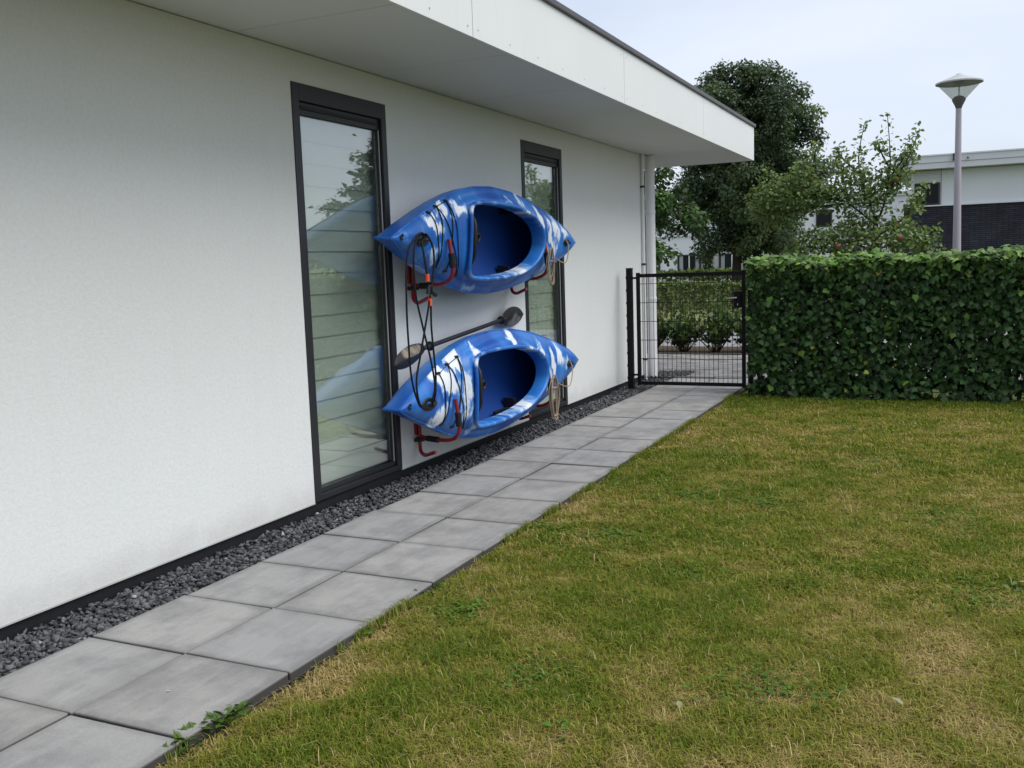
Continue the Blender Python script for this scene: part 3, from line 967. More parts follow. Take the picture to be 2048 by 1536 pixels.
        MB().tube([(h + .006, a - .055 * sz, 0), (h + .024, a - .045 * sz, 0), (h + .030, a, 0), (h + .024, a + .045 * sz, 0), (h + .006, a + .055 * sz, 0)], [.008, .011, .013, .011, .008], 8).build('grip', M['black_plastic'], hd, smooth=True, local=True)
    # drain plug
    h = deck_h(-1.40, 0)
    dm = MB(); dm.add([(h + .0035, -1.40 + .020 * math.cos(q), .012 + .020 * math.sin(q)) for q in np.linspace(0, 2 * math.pi, 16, endpoint=False)] + [(h - .0, -1.40, .012)], [(i, (i + 1) % 16, 16) for i in range(16)])
    dm.build('drain_plug', M['black_plastic'], smooth='fix', **lb)
    # bungee eyes and cords
    P3 = [(deck_at(a, b) + .010, a, b) for a, b in eyes]
    for (x, a, b) in P3:
        e = MB().box(x - .016, x - .004, a - .018, a + .018, b - .009, b + .009)
        eo = e.build('pad_eye', M['black_plastic'], bevel=.003, **lb)
        MB().tube([(x - .006, a - .012, b), (x + .006, a - .006, b), (x + .006, a + .006, b), (x - .006, a + .012, b)], .004, 6).build('eye_loop', M['black_plastic'], eo, smooth=True, local=True)
    def over(i, j, lift=.006):
        (x0, a0, b0), (x1, a1, b1) = P3[i], P3[j]
        pts = []
        for s_ in np.linspace(0, 1, 15):
            a, b = a0 + (a1 - a0) * s_, b0 + (b1 - b0) * s_
            ch = x0 + (x1 - x0) * s_
            pts.append((max(ch, deck_at(a, b) + .005), a, b))
        return pts
    for i, j in ((2, 3), (1, 3), (1, 5), (0, 4), (2, 1), (1, 0), (0, 5) if eyes[0][1] < .26 else (1, 4)):
        MB().tube(over(i, j), .0034 if i + j not in (3, 1) else .0022, 6).build('bungee_cord', M['cord'], smooth=True, **lb)
    return k


M['inner'] = simple('cockpit_shade_blue', (.009, .055, .27), .5, .3, var=.15, scale=3)  # hull blue darkened: the shade inside the cockpit is put into the colour
M['hull'] = kayak_mat('blue_hull_plastic', 11.0, [(-1.0, -.2, .2, .05, .3, .5), (.9, -.2, .15, .06, -.3, .5)], .25)
M['rim'] = kayak_mat('rim_highlight_blue', 5.0, [(-.55, .2, .15, .05, 0, .7), (.2, .2, .2, .05, .3, .8), (.1, -.2, .3, .06, 0, .55), (-.6, 0, .05, .2, 0, .6)], .75)  # paler copy of the swirl plastic, rim highlights painted into the colour
K1 = (.075, 6.32, 1.566); K2 = (.075, 6.32, .542)
def blob(y, z, K, ra, rb, ang=0, s=1.0): return (y - K[1], z - K[2], ra, rb, ang, s)
b1 = [(-1.02, .10, .11, .045, -.5, .95), (-.92, .19, .05, .05, 0, .85), (-.72, .20, .10, .05, .5, .9), (-1.02, -.09, .09, .07, .6, .7), (.32, .29, .05, .10, .2, .75), (.62, .17, .06, .12, .5, .95), (.82, .08, .05, .15, .4, .95), (.98, .10, .06, .13, .4, .95), (.93, -.06, .04, .13, .1, .8), (1.16, .08, .09, .05, -.4, .8), (.78, -.12, .03, .12, 0, .6), (-.45, -.30, .12, .03, -.2, .55), (.05, .265, .09, .03, 0, .6)]
b2 = [(-.98, .13, .22, .085, -.62, 1.25), (-.80, .21, .11, .07, -.3, 1.2), (-1.02, -.09, .12, .07, .2, .95), (-.72, -.02, .05, .20, .1, .75), (-.52, .23, .06, .07, .4, 1.0), (.10, .30, .07, .06, .2, 1.0), (.60, .14, .06, .13, .35, 1.05), (.80, .05, .05, .16, .25, 1.1), (.97, .10, .05, .13, .2, 1.05), (.72, -.12, .05, .12, 0, .75), (-.60, -.22, .06, .12, 0, .6), (-.42, .05, .03, .18, .1, .6), (1.1, .02, .05, .08, 0, .7)]
kay1 = build_kayak('upper blue kayak with pale swirls, hung above the other on the wall', K1, R(5), kayak_mat('blue_swirl_plastic', 3.1, b1),
                   [(-.815, .247), (-.945, .207), (-1.045, .165), (-.965, -.172), (-.84, -.198), (-.69, -.232)])
kay2 = build_kayak('lower blue kayak with large white blotches, hung just above the gravel', K2, R(2), kayak_mat('blue_white_plastic', 8.4, b2),
                   [(-.75, .248), (-.885, .212), (-1.01, .168), (-.99, -.165), (-.845, -.204), (-.70, -.235)])


# ------------------------------------------------------------------ wall racks
def rack(label, y, dz, long_arm=True):
    r_ = empty('kayak_rack', (.02, y, 1.20 + dz), label, 'rack', group='red kayak racks on the wall')
    P = lambda x, yy, z: (x, y + yy, z + dz)
    MB().tube(smooth_path([P(.030, .02, 1.50), P(.030, .02, 1.30), P(.030, .015, 1.205), P(.052, -.01, 1.158), P(.095, -.03, 1.142), P(.155, -.055, 1.160), P(.205, -.075, 1.178)], 5), .0125, 10).build('wall_bar', M['red_paint'], r_, smooth=True)
    arm = smooth_path([P(.032, .02, 1.262), P(.10, 0, 1.252), P(.20, -.04, 1.254), P(.30, -.075, 1.262), P(.375, -.10, 1.290), P(.405, -.11, 1.345), P(.402, -.115, 1.44), P(.392, -.12, 1.545)], 5)
    MB().tube(arm, .0125, 10).build('cradle_arm', M['red_paint'], r_, smooth=True)
    MB().tube([P(.10, 0, 1.252), P(.15, -.02, 1.2525), P(.205, -.042, 1.254)], .0205, 12).build('foam_sleeve', M['foam'], r_, smooth=True)
    MB().tube([P(.4055, -.1115, 1.365), P(.4045, -.113, 1.41), P(.401, -.1155, 1.455)], .0205, 12).build('foam_sleeve', M['foam'], r_, smooth=True)
    MB().box(.006, .06, y - .018, y + .052, 1.225 + dz, 1.250 + dz).build('clamp', M['black_plastic'], r_, bevel=.005)
    MB().box(.001, .018, y - .005, y + .045, 1.27 + dz, 1.50 + dz).build('wall_plate', M['red_paint'], r_, bevel=.002)
    return r_


rack('red bent tube rack under the near end of the upper kayak', 5.545, 0)
rack('red bent tube rack under the far end of the upper kayak', 7.105, 0)
rack('red bent tube rack under the near end of the lower kayak', 5.545, -1.022)
rack('red bent tube rack under the far end of the lower kayak', 7.105, -1.022)

# ------------------------------------------------------------------ paddle
def mk_blade(mb, c, ax, wd, nrm_, L, W):
    c, ax, wd, nn = map(Vector, (c, ax, wd, nrm_))
    NU, NV = 16, 8; V, F = [], []
    for side in (0, 1):
        for i in range(NU + 1):
            u = i / NU
            half = W * .5 * (max(0, math.sin(math.pi * min(1, (u * .93 + .07)) ** .85)) ** .55) * (.78 + .3 * u)
            if u > .9: half *= .85
            for j in range(NV + 1):
                w_ = -1 + 2 * j / NV
                dish = .030 * (w_ ** 2) * (half / (W * .5)) + .03 * (u - .4) ** 2
                ridge = .010 * math.exp(-(w_ / .16) ** 2) * (1 - u)
                V.append(c + ax * (L * (u)) + wd * (half * w_) + nn * (dish + (ridge if side == 0 else -.004 - ridge)))
    S_ = (NU + 1) * (NV + 1)
    for side in (0, 1):
        for i in range(NU):
            for j in range(NV):
                q_ = [side * S_ + i * (NV + 1) + j, side * S_ + i * (NV + 1) + j + 1, side * S_ + (i + 1) * (NV + 1) + j + 1, side * S_ + (i + 1) * (NV + 1) + j]
                F.append(tuple(q_ if side == 0 else q_[::-1]))
    return mb.add(V, F)


t = NT('scuffed_paddle_plastic')
v = t.coords()
nz1 = t.node('ShaderNodeTexNoise', Scale=11, Detail=4); t.link(v, nz1.inputs['Vector'])
sb = t.node('ShaderNodeVectorMath', operation='MULTIPLY_ADD'); sb.inputs[1].default_value = (.10, .10, .10); t.link(nz1.outputs['Color'], sb.inputs[0]); t.link(v, sb.inputs[2])
cur = (.015, .015, .016)
for loc_, rad, rot_, cc_ in (((.09, -.83, .02), (.5, .13, .036), .1, (.30, .26, .20)), ((.0, .99, .085), (.5, .15, .06), .1, (.17, .17, .17))):
    mpp = t.node('ShaderNodeMapping', vector_type='TEXTURE'); mpp.inputs['Location'].default_value = loc_; mpp.inputs['Rotation'].default_value = (rot_, 0, 0); mpp.inputs['Scale'].default_value = rad
    t.link(sb.outputs[0], mpp.inputs[0])
    ln = t.node('ShaderNodeVectorMath', operation='LENGTH'); t.link(mpp.outputs[0], ln.inputs[0])
    mr = t.node('ShaderNodeMapRange'); mr.inputs['From Min'].default_value = 1.1; mr.inputs['From Max'].default_value = .8; mr.inputs['To Max'].default_value = .9
    t.link(ln.outputs['Value'], mr.inputs['Value'])
    cur = t.mix(cur, t.mix(cc_, tuple(x * .45 for x in cc_), t.ramp(t.noise(v, 16, 4), [(.45, 0.0), (.65, 1.0)])), mr.outputs[0])
t.base(cur)
t.rough(.5, .35)
M['paddle'] = t.m
pd = empty('paddle', (.16, 6.1, .88), 'black double bladed paddle with scuffed blades wedged between the two kayaks', 'paddle')
pl, prr = Vector((.20, 5.36, .853)), Vector((.105, 6.84, .955))
dax = (prr - pl).normalized()
MB().tube([pl, prr], .0155, 12).build('shaft', M['black_plastic'], pd, smooth=True)
for s_ in (.075, .93):
    p = pl + (prr - pl) * s_
    MB().tube([p - dax * .012, p - dax * .004, p + dax * .004, p + dax * .012], [.018, .032, .032, .018], 14).build('drip_ring', M['black_plastic'], pd, smooth=True)
wL = (Vector((-.1, .0, 1)) - dax * dax.dot(Vector((-.1, 0, 1)))).normalized(); nL = dax.cross(wL); nL = nL if nL.x > 0 else -nL
axL = (-dax + Vector((.02, 0, -.10))).normalized()
mk_blade(MB(), pl + dax * .04, axL, wL, -nL, .43, .135).build('blade', M['paddle'], pd, smooth='fix')
wR = (Vector((.05, 0, 1))).normalized(); wR = (wR - dax * dax.dot(wR)).normalized(); nR = dax.cross(wR); nR = nR if nR.x > 0 else -nR
mk_blade(MB(), prr - dax * .04, (dax + Vector((0, 0, -.04))).normalized(), wR, -nR * .6, .45, .175).build('blade', M['paddle'], pd, smooth='fix')

# ------------------------------------------------------------------ cable lock
cb = empty('cable_lock', (.47, 4.95, .56), 'black cable lock with orange sleeves looped through both kayak handles', 'cable')
def cpath(pts): return smooth_path([(x, y + (.47 - x) * 1.75 * .0, z) for y, z, x in pts], 5)
C1 = [(5.085, 1.560, .405), (5.02, 1.575, .43), (4.90, 1.545, .455), (4.78, 1.44, .465), (4.745, 1.19, .468), (4.745, .96, .468), (4.768, .73, .465), (4.86, .565, .455), (4.99, .53, .43), (5.085, .53, .405)]
C2 = [(5.085, 1.550, .405), (5.0, 1.555, .43), (4.90, 1.52, .455), (4.848, 1.416, .466), (4.853, 1.215, .468), (4.912, 1.036, .468), (4.993, .821, .468), (5.034, .665, .465), (5.03, .58, .45), (5.06, .535, .43), (5.10, .525, .405)]
CU = [(5.10, 1.545, .408), (5.0, 1.52, .44), (4.975, 1.43, .465), (4.998, 1.30, .468), (5.016, 1.222, .468), (5.036, 1.252, .470), (5.079, 1.384, .470), (5.085, 1.49, .464), (5.05, 1.56, .45), (5.09, 1.567, .408)]
CL = [(5.013, 1.205, .470), (4.994, 1.143, .470), (4.939, 1.034, .474), (4.865, .863, .474), (4.812, .722, .470), (4.835, .602, .464), (4.90, .553, .45), (5.08, .540, .41), (5.06, .60, .45), (5.041, .675, .468), (5.041, .755, .470), (5.022, .999, .466), (5.023, 1.148, .468), (5.017, 1.205, .468)]
for pts in (C1, C2, CU, CL):
    MB().tube(cpath(pts), .0062, 8).build('cable', M['cord'], cb, smooth=True)
for y, z in ((4.996, 1.31), (5.012, 1.165)):
    MB().tube([(.469, y, z + .022), (.469, y, z - .022)], .0125, 10).build('orange_sleeve', M['orange'], cb, smooth=True)
sh = MB()
sh.tube([(.472, 5.016 + .020 * math.cos(q), 1.238 + .024 * math.sin(q)) for q in np.linspace(0, 2 * math.pi, 18, endpoint=False)], .006, 8, True)
sh.tube([(.474, 5.02, 1.23), (.474, 5.075, 1.205)], .014, 10)
sh.tube([(.474, 4.995, 1.255), (.474, 4.985, 1.215)], .012, 10)
sh.build('shackle', M['black_plastic'], cb, smooth=True)

# ------------------------------------------------------------------ rope coils
def rope(label, y, z, drop, seed, hy, hz):
    r_ = empty('rope_coil', (.41, y, z), label, 'rope', group='tan ropes on the kayaks')
    g = random.Random(seed)
    pts = [(.385, hy, hz), (.42, hy - .03, hz - .08), (.43, (hy + y) / 2 + .10, hz - .20), (.432, y + .06, z - .05)]
    for k in range(4):
        w = .045 + g.uniform(0, .035); d = drop * g.uniform(.8, 1.05)
        pts += [(.432 + g.uniform(0, .02), y + .01 + g.uniform(-.01, .01), z + .012), (.425 + g.uniform(0, .03), y - w, z - d * .35), (.42 + g.uniform(0, .03), y - w * .3, z - d * .95), (.42 + g.uniform(0, .03), y + w * .6, z - d), (.425 + g.uniform(0, .03), y + w, z - d * .45)]
    pts += [(.425, y + .01, z + .005), (.43, y - .02, z - drop * .6), (.43, y + .02, z - drop * 1.12)]
    MB().tube(smooth_path(pts, 6), .0045, 6).build('strand', M['rope'], r_, smooth=True)
    MB().tube([(.432 + .02 * math.cos(q), y + .03 * math.sin(q), z - .09) for q in np.linspace(0, 2 * math.pi, 14, endpoint=False)], .006, 6, True).build('binding', M['rope'], r_, smooth=True)


rope('short tan rope coil hanging at the far end of the upper kayak', 6.985, 1.48, .25, 1, 7.45, 1.575)
rope('longer tan rope coil hanging at the far end of the lower kayak', 6.985, .485, .32, 2, 7.47, .565)

# ================================================================== GATE
def post(label, x0, x1, y0, y1, z1):
    p = empty('gate_post', ((x0 + x1) / 2, (y0 + y1) / 2, -.06), label, 'post')
    MB().box(x0, x1, y0, y1, -.08, z1).build('upright', M['black_metal'], p, bevel=.003)
    MB().box(x0 - .003, x1 + .003, y0 - .003, y1 + .003, z1 + .0005, z1 + .008).build('cap', M['black_metal'], p, bevel=.002)
    return p


p1 = post('black square gate post next to the white wall', .098, .158, 9.90, 9.96, 1.29)
for k in range(9): MB().box(.088, .0975, 9.915, 9.945, .10 + k * .135, .13 + k * .135).build('fence_clip', M['black_metal'], p1, bevel=.004)
p2 = post('black square gate post at the ivy hedge', 1.385, 1.435, 9.905, 9.955, 1.235)
gt_ = empty('garden_gate', (.8, 9.93, .045), 'black metal wire mesh garden gate with silver handle', 'gate')
gx0, gx1, gz0, gz1 = .205, 1.358, .045, 1.232
MB().box(gx0, gx0 + .036, 9.912, 9.948, gz0 - .004, gz1 + .012).build('stile', M['black_metal'], gt_, bevel=.002)
MB().box(gx1 - .036, gx1, 9.912, 9.948, gz0 - .012, gz1 + .012).build('stile', M['black_metal'], gt_, bevel=.002)
MB().box(gx0 + .0365, gx1 - .0365, 9.914, 9.946, gz1 - .038, gz1).build('rail', M['black_metal'], gt_, bevel=.002)
MB().box(gx0 + .0365, gx1 - .0365, 9.914, 9.946, gz0, gz0 + .036).build('rail', M['black_metal'], gt_, bevel=.002)
nv = 21
wz0, wz1 = gz0 + .036, gz1 - .038
vme = MB().tube([(0, 0, wz0), (0, 0, wz1)], .0028, 6).mesh('vertical_wire', True); vme.materials.append(M['black_metal'])
for k in range(nv):
    x = gx0 + .036 + (gx1 - gx0 - .072) * (k + 1) / (nv + 1)
    o = nobj('vertical_wire', vme, gt_); o.location = (x - .8, 0, -.045)
for k in range(6):
    z = wz0 + .045 + k * .2
    for dy in (-.006, .006):
        MB().tube([(gx0 + .036, 9.93 + dy, z), (gx1 - .036, 9.93 + dy, z)], .0032, 6).build('cross_wire', M['black_metal'], gt_, smooth=True)
MB().box(gx1 - .12, gx1 - .0365, 9.905, 9.955, .86, 1.03).build('lock_case', M['black_metal'], gt_, bevel=.012)
hdl = MB().tube(smooth_path([(gx1 - .075, 9.90, .965), (gx1 - .075, 9.872, .965), (gx1 - .09, 9.866, .965), (gx1 - .185, 9.866, .962)], 4), .008, 10)
hdl.build('handle', M['steel'], gt_, smooth=True)
MB().box(gx1 - .079, gx1 - .071, 9.9025, 9.9045, .885, .905).build('keyhole', M['steel'], gt_)
for z in (.15, 1.19): MB().tube([(.159, 9.93, z), (.204, 9.93, z)], .011, 8).build('hinge', M['black_metal'], gt_, smooth=True)

# ================================================================== IVY HEDGE
hedge = empty('ivy_hedge', (2.9, 9.9, -.06), 'dense dark green ivy hedge at the end of the lawn', 'hedge')
HX0, HX1, HZ = 1.43, 6.2, 1.295
def ivy_pts(n, seed, layer):
    g = np.random.default_rng(seed)
    x = HX0 + (HX1 - HX0) * g.random(n)
    nearv = g.random(n) < .62
    x = np.where(nearv, HX0 + 2.75 * g.random(n), x)
    z = -.05 + (HZ + .05) * g.random(n)
    bul = .07 * (vnoise(np.stack([x * 1.0, z], 1), 71, 3, 2.6) - .5)
    if layer == 'front':
        y = 9.74 - bul * 1.3 - np.abs(g.normal(0, .045, n)) + .03
        y -= .05 * np.clip((z - 1.0) / .35, 0, 1)
        nr = np.stack([g.normal(0, .6, n), -np.ones(n), .6 + g.normal(0, .6, n)], 1)
        tp = np.stack([g.normal(0, .45, n), -.25 + g.normal(0, .2, n), -np.ones(n)], 1)
    elif layer == 'mid':
        y = 9.80 + g.random(n) * .22
        nr = np.stack([g.normal(0, .8, n), -np.ones(n), .3 + g.normal(0, .6, n)], 1)
        tp = g.normal(size=(n, 3)) + [0, 0, -1]
    elif layer == 'back':
        y = 10.12 + g.normal(0, .03, n)
        nr = np.stack([g.normal(0, .5, n), np.ones(n), .4 + g.normal(0, .4, n)], 1)
        tp = np.stack([g.normal(0, .5, n), .2 + g.normal(0, .2, n), -np.ones(n)], 1)
    else:
        y = 9.64 + g.random(n) * .52
        arch = .05 * (1 - ((y - 9.90) / .27) ** 2)
        z = HZ - .02 + arch + .11 * (vnoise(np.stack([x, y], 1), 73, 3, 2.4) - .55) + np.abs(g.normal(0, .026, n))
        nr = np.stack([g.normal(0, .45, n), -.45 + g.normal(0, .4, n), np.ones(n)], 1)
        tp = np.stack([g.normal(0, .7, n), -.6 + g.normal(0, .5, n), -.35 + g.normal(0, .35, n)], 1)
    if layer in ('front', 'mid', 'back'):
        hole = (vnoise(np.stack([x, z], 1), 77, 2, 5.0) > .66) & (z < .22)
        k = ~(hole & (g.random(n) < .93))
        x, y, z, nr, tp = x[k], y[k], z[k], nr[k], tp[k]; n = len(x)
    return np.stack([x, y, z], 1), nr, tp, g


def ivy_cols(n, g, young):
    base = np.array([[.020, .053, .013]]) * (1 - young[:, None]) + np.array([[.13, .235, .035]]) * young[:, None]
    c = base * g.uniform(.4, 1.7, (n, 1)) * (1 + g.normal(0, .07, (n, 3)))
    yl = g.random(n) < .006
    c[yl] = np.array([.25, .27, .04])
    return c


parts = []; big = []
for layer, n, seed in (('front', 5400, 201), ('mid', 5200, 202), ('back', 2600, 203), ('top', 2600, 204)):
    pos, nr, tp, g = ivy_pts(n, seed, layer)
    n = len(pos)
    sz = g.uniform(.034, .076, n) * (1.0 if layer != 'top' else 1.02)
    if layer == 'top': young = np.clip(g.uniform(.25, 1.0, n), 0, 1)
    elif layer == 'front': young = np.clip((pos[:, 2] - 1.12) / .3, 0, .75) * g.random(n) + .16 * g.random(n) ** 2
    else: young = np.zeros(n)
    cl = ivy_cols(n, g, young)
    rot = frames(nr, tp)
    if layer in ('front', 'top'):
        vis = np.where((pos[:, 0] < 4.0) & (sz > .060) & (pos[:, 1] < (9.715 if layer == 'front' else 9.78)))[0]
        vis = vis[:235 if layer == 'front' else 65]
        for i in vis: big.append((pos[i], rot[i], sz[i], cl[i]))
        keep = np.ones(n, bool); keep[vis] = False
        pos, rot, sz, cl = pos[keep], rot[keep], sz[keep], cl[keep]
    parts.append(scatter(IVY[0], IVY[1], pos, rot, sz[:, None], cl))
V, F, C = merge(parts)
V = V - np.array([2.9, 9.9, -.06])
o = nobj('foliage', nmesh('foliage', V, F, C, [M['ivy']]), hedge); tag(o, kind='stuff')
# individual large leaves share eight meshes
g = np.random.default_rng(5)
lm = []
for k in range(8):
    c = np.array([[.024, .062, .015]]) * g.uniform(.7, 1.6) if k < 5 else np.array([[.10, .19, .03]]) * g.uniform(.7, 1.3)
    tv = IVY[0].copy(); tv[:, 2] += g.normal(0, .03, len(tv)); tv[:, 0] *= g.uniform(.9, 1.12)
    lm.append(nmesh('leaf', tv, IVY[1], np.repeat(c, len(tv), 0), [M['ivy']]))
for p, r_, s_, c in big:
    o = nobj('leaf', lm[(5 + random.randrange(3)) if c[1] > .09 else random.randrange(5)], hedge)
    mt = Matrix([[r_[i][j] * s_ for j in range(3)] + [p[i] - (2.9, 9.9, -.06)[i]] for i in range(3)] + [[0, 0, 0, 1]])
    o.matrix_local = mt
# stems and the wire panel the ivy climbs
mb = MB()
for k in range(46):
    x = HX0 + .05 + k * .103 + random.uniform(-.03, .03); y = 9.9 + random.uniform(-.05, .08)
    pts = [(x, y, -.08)]
    for j in range(6): pts.append((pts[-1][0] + random.uniform(-.06, .06), y + random.uniform(-.04, .04), -.08 + (j + 1) * .22))
    mb.tube(pts, [.011, .010, .009, .008, .007, .006, .005], 5)
o = mb.build('stem', M['bark'], hedge); tag(o, kind='stuff')
fence = empty('mesh_fence', (3.9, 9.97, -.06), 'dark wire mesh fence panel inside the ivy hedge', 'fence')
mb = MB()
for k in range(24): mb.box(1.47 + k * .2, 1.475 + k * .2, 9.965, 9.970, -.04, 1.23)
for k in range(7): mb.box(1.44, 6.2, 9.971, 9.976, .02 + k * .2, .026 + k * .2)
o = mb.build('wire', M['black_metal'], fence); tag(o, kind='stuff')
for x in (3.5, 5.55): MB().box(x, x + .05, 9.978, 10.028, -.08, 1.25).build('post', M['black_metal'], fence)

# ================================================================== TREES
def limb(mb, pts, r0, r1, n=7):
    pts = smooth_path(pts, 4)
    m_ = len(pts)
    mb.tube(pts, [r0 + (r1 - r0) * i / (m_ - 1) for i in range(m_)], n)


def clump_cloud(centers, radii, per, size, cols, seed, tmpl=DIAMOND, droop=.3, flat=.75):
    g = np.random.default_rng(seed)
    parts = []
    for c, r_ in zip(centers, radii):
        n = int(per * (r_ / np.mean(radii)) ** 2)
        d = nrm(g.normal(size=(n, 3))) * (g.random((n, 1)) ** .45)
        pos = np.array(c) + d * r_ * np.array([1, 1, flat])
        nr = d * .8 + g.normal(0, .55, (n, 3)) + [0, 0, .6]
        tp = d + g.normal(0, .7, (n, 3)) + [0, 0, -droop]
        base = np.array(cols[g.integers(len(cols))]) * g.uniform(.65, 1.45)
        cl = base[None] * g.uniform(.65, 1.35, (n, 1)) * (1 + g.normal(0, .06, (n, 3)))
        parts.append(scatter(tmpl[0], tmpl[1], pos, frames(nr, tp), g.uniform(size[0], size[1], (n, 1)), cl))
    return merge(parts)


def crown_shape(n, c, rad, seed, bias=.5, cut=None):
    g = np.random.default_rng(seed)
    out, rr = [], []
    while len(out) < n:
        d = g.normal(size=3); d /= np.linalg.norm(d)
        r_ = g.random() ** bias
        lump = 1 + .16 * math.sin(3.1 * d[0] * 2 + seed) * math.cos(2.7 * d[2] * 2 + seed * 2) + .1 * math.sin(6 * d[1] + 4 * d[2])
        p = np.array(c) + d * np.array(rad) * r_ * lump
        if cut and not cut(p): continue
        out.append(p); rr.append(g.uniform(.75, 1.25))
    return np.array(out), np.array(rr)


def tree(name, label, base, trunk_pts, r0, r1, centers, radii, per, size, cols, seed, tmpl=DIAMOND, group=None, limbs=10, droop=.3, cat='tree'):
    e = empty(name, base, label, cat, group)
    mb = MB(); limb(mb, trunk_pts, r0, r1, 9)
    g = random.Random(seed)
    tp = smooth_path(trunk_pts, 6)
    mb.build('trunk', M['bark'], e, smooth=True)
    mb = MB()
    for k in range(limbs):
        c = Vector(centers[g.randrange(len(centers))])
        s_ = tp[g.randrange(len(tp) // 3, len(tp))]
        mid = s_.lerp(c, .5) + Vector((g.uniform(-.1, .1), g.uniform(-.1, .1), g.uniform(-.15, .1)))
        limb(mb, [s_, mid, c], r1 * .75, r1 * .18, 5)
    if limbs:
        o = mb.build('branch', M['bark'], e, smooth=True); tag(o, kind='stuff')
    V, F, C = clump_cloud(centers, radii, per, size, cols, seed, tmpl, droop)
    o = nobj('crown', nmesh('crown', V - np.array(base), F, C, [M['leaf']]), e); tag(o, kind='stuff')
    return e


# large dark ash-like tree, 28 m away
def cutA(p): return p[2] > 1.35 + .5 * max(0, abs(p[0] + 2.2) - 1.2)
c, r_ = crown_shape(270, (-2.2, 28, 4.05), (1.95, 1.9, 2.6), 5, .5, cutA)
c2, r2 = crown_shape(34, (-2.4, 28, 2.6), (2.2, 1.9, 1.2), 6, .6, cutA)
cc = np.concatenate([c, c2]); ex = np.array([(-1.2, 28, 6.2), (-.8, 28.2, 5.85), (-.42, 28, 5.2), (-3.2, 28, 6.35), (-3.5, 28, 5.9), (-.95, 27.6, 5.4), (-1.6, 28, 6.5), (-.35, 28, 4.6), (-2.8, 28, 6.6), (-.6, 27.7, 4.9), (-2.9, 27.8, 6.35), (-2.5, 28, 6.1), (-3.0, 28, 5.8), (-2.2, 27.8, 6.5), (-3.4, 27.8, 5.4), (-2.0, 27.9, 6.2), (-1.8, 28, 5.9), (-2.2, 27.7, 6.0), (-1.9, 27.5, 6.25)])
cc = np.concatenate([cc, ex]); rr = np.concatenate([r_, r2, np.full(len(ex), 1.0)]) * .40
tree('ash_tree', 'tall dark leafy tree behind the roof corner', (-2.5, 28, 0), [(-2.5, 28, -.05), (-2.48, 28, .8), (-2.45, 28, 2.0), (-2.4, 28, 3.4), (-2.35, 28, 4.6)], .17, .05, cc, rr, 440, (.065, .125), [(.060, .096, .050), (.080, .124, .060), (.108, .154, .070), (.064, .100, .052)], 5, limbs=22, droop=.5)
# lighter tree half hidden by the house corner
c, r_ = crown_shape(60, (-1.95, 17, 2.15), (1.15, 1.0, 1.0), 9, .45)
tree('pear_tree', 'mid green leafy tree half hidden behind the house corner', (-2.6, 17, 0), [(-2.6, 17, -.05), (-2.55, 17, .8), (-2.3, 17, 1.6), (-2.0, 17, 2.7)], .07, .025, c, r_ * .26, 120, (.07, .12), [(.040, .088, .020), (.052, .115, .026), (.034, .07, .020), (.07, .14, .03)], 9, OVAL, limbs=14, droop=.7)

# apple tree behind the hedge: explicit limbs and upright shoots
ap_base = (2.44, 12.0, 0)
ap = empty('apple_tree', ap_base, 'small apple tree with upright shoots rising behind the ivy hedge', 'tree')
mb = MB(); limb(mb, [(2.44, 12, -.05), (2.44, 12, .8), (2.445, 12, 1.4), (2.44, 12, 1.80)], .045, .03, 8)
mb.build('trunk', M['twig'], ap, smooth=True)
mb = MB()
limbs = [
    [(2.44, 12, 1.68), (2.54, 11.95, 1.95), (2.60, 11.9, 2.35), (2.56, 11.9, 2.92)],
    [(2.44, 12, 1.75), (2.32, 12.05, 2.1), (2.24, 12.1, 2.45), (2.30, 12.1, 2.86)],
    [(2.55, 11.95, 2.0), (2.72, 11.9, 2.3), (2.82, 11.9, 2.5), (2.90, 11.9, 2.73)],
    [(2.44, 12, 1.7), (2.1, 11.9, 1.98), (1.7, 11.85, 2.15), (1.35, 11.8, 2.28), (1.17, 11.8, 2.42)],
    [(2.1, 11.9, 1.98), (1.75, 12.0, 2.05), (1.35, 12.05, 2.06), (1.00, 12.05, 2.16)],
    [(2.1, 11.9, 1.95), (1.6, 12.1, 1.92), (1.25, 12.1, 1.85), (1.02, 12.1, 1.93)],
    [(2.44, 12, 1.55), (2.7, 12.05, 1.72), (2.88, 12.1, 1.95), (2.98, 12.1, 2.12)],
    [(2.44, 12, 1.4), (2.75, 11.9, 1.5), (2.98, 11.9, 1.55), (3.12, 11.9, 1.62)],
    [(2.44, 12, 1.4), (2.15, 11.85, 1.5), (1.85, 11.8, 1.55), (1.62, 11.8, 1.6)],
    [(1.7, 11.9, 2.12), (1.75, 11.9, 2.35), (1.78, 11.9, 2.55), (1.80, 11.9, 2.62)],
    [(2.24, 12.1, 2.3), (2.05, 12.1, 2.5), (2.0, 12.1, 2.6)],
    [(2.60, 11.9, 2.3), (2.5, 11.9, 2.5), (2.46, 11.9, 2.62)],
    [(2.58, 11.9, 2.2), (2.74, 11.9, 2.42), (2.78, 11.9, 2.55)],
]
for L_ in limbs: limb(mb, L_, .014, .004, 6)
o = mb.build('branch', M['twig'], ap, smooth=True); tag(o, kind='stuff')
g = np.random.default_rng(77)
pp = []
for L_ in limbs:                                   # leaves on the limbs
    pts = smooth_path(L_, 10)
    for i, p in enumerate(pts):
        f = i / len(pts)
        if f < .18: continue
        for q_ in range(4 if f > .75 else 7):
            pp.append(np.array(p) + g.normal(0, .022 + .07 * (1 - f), 3))
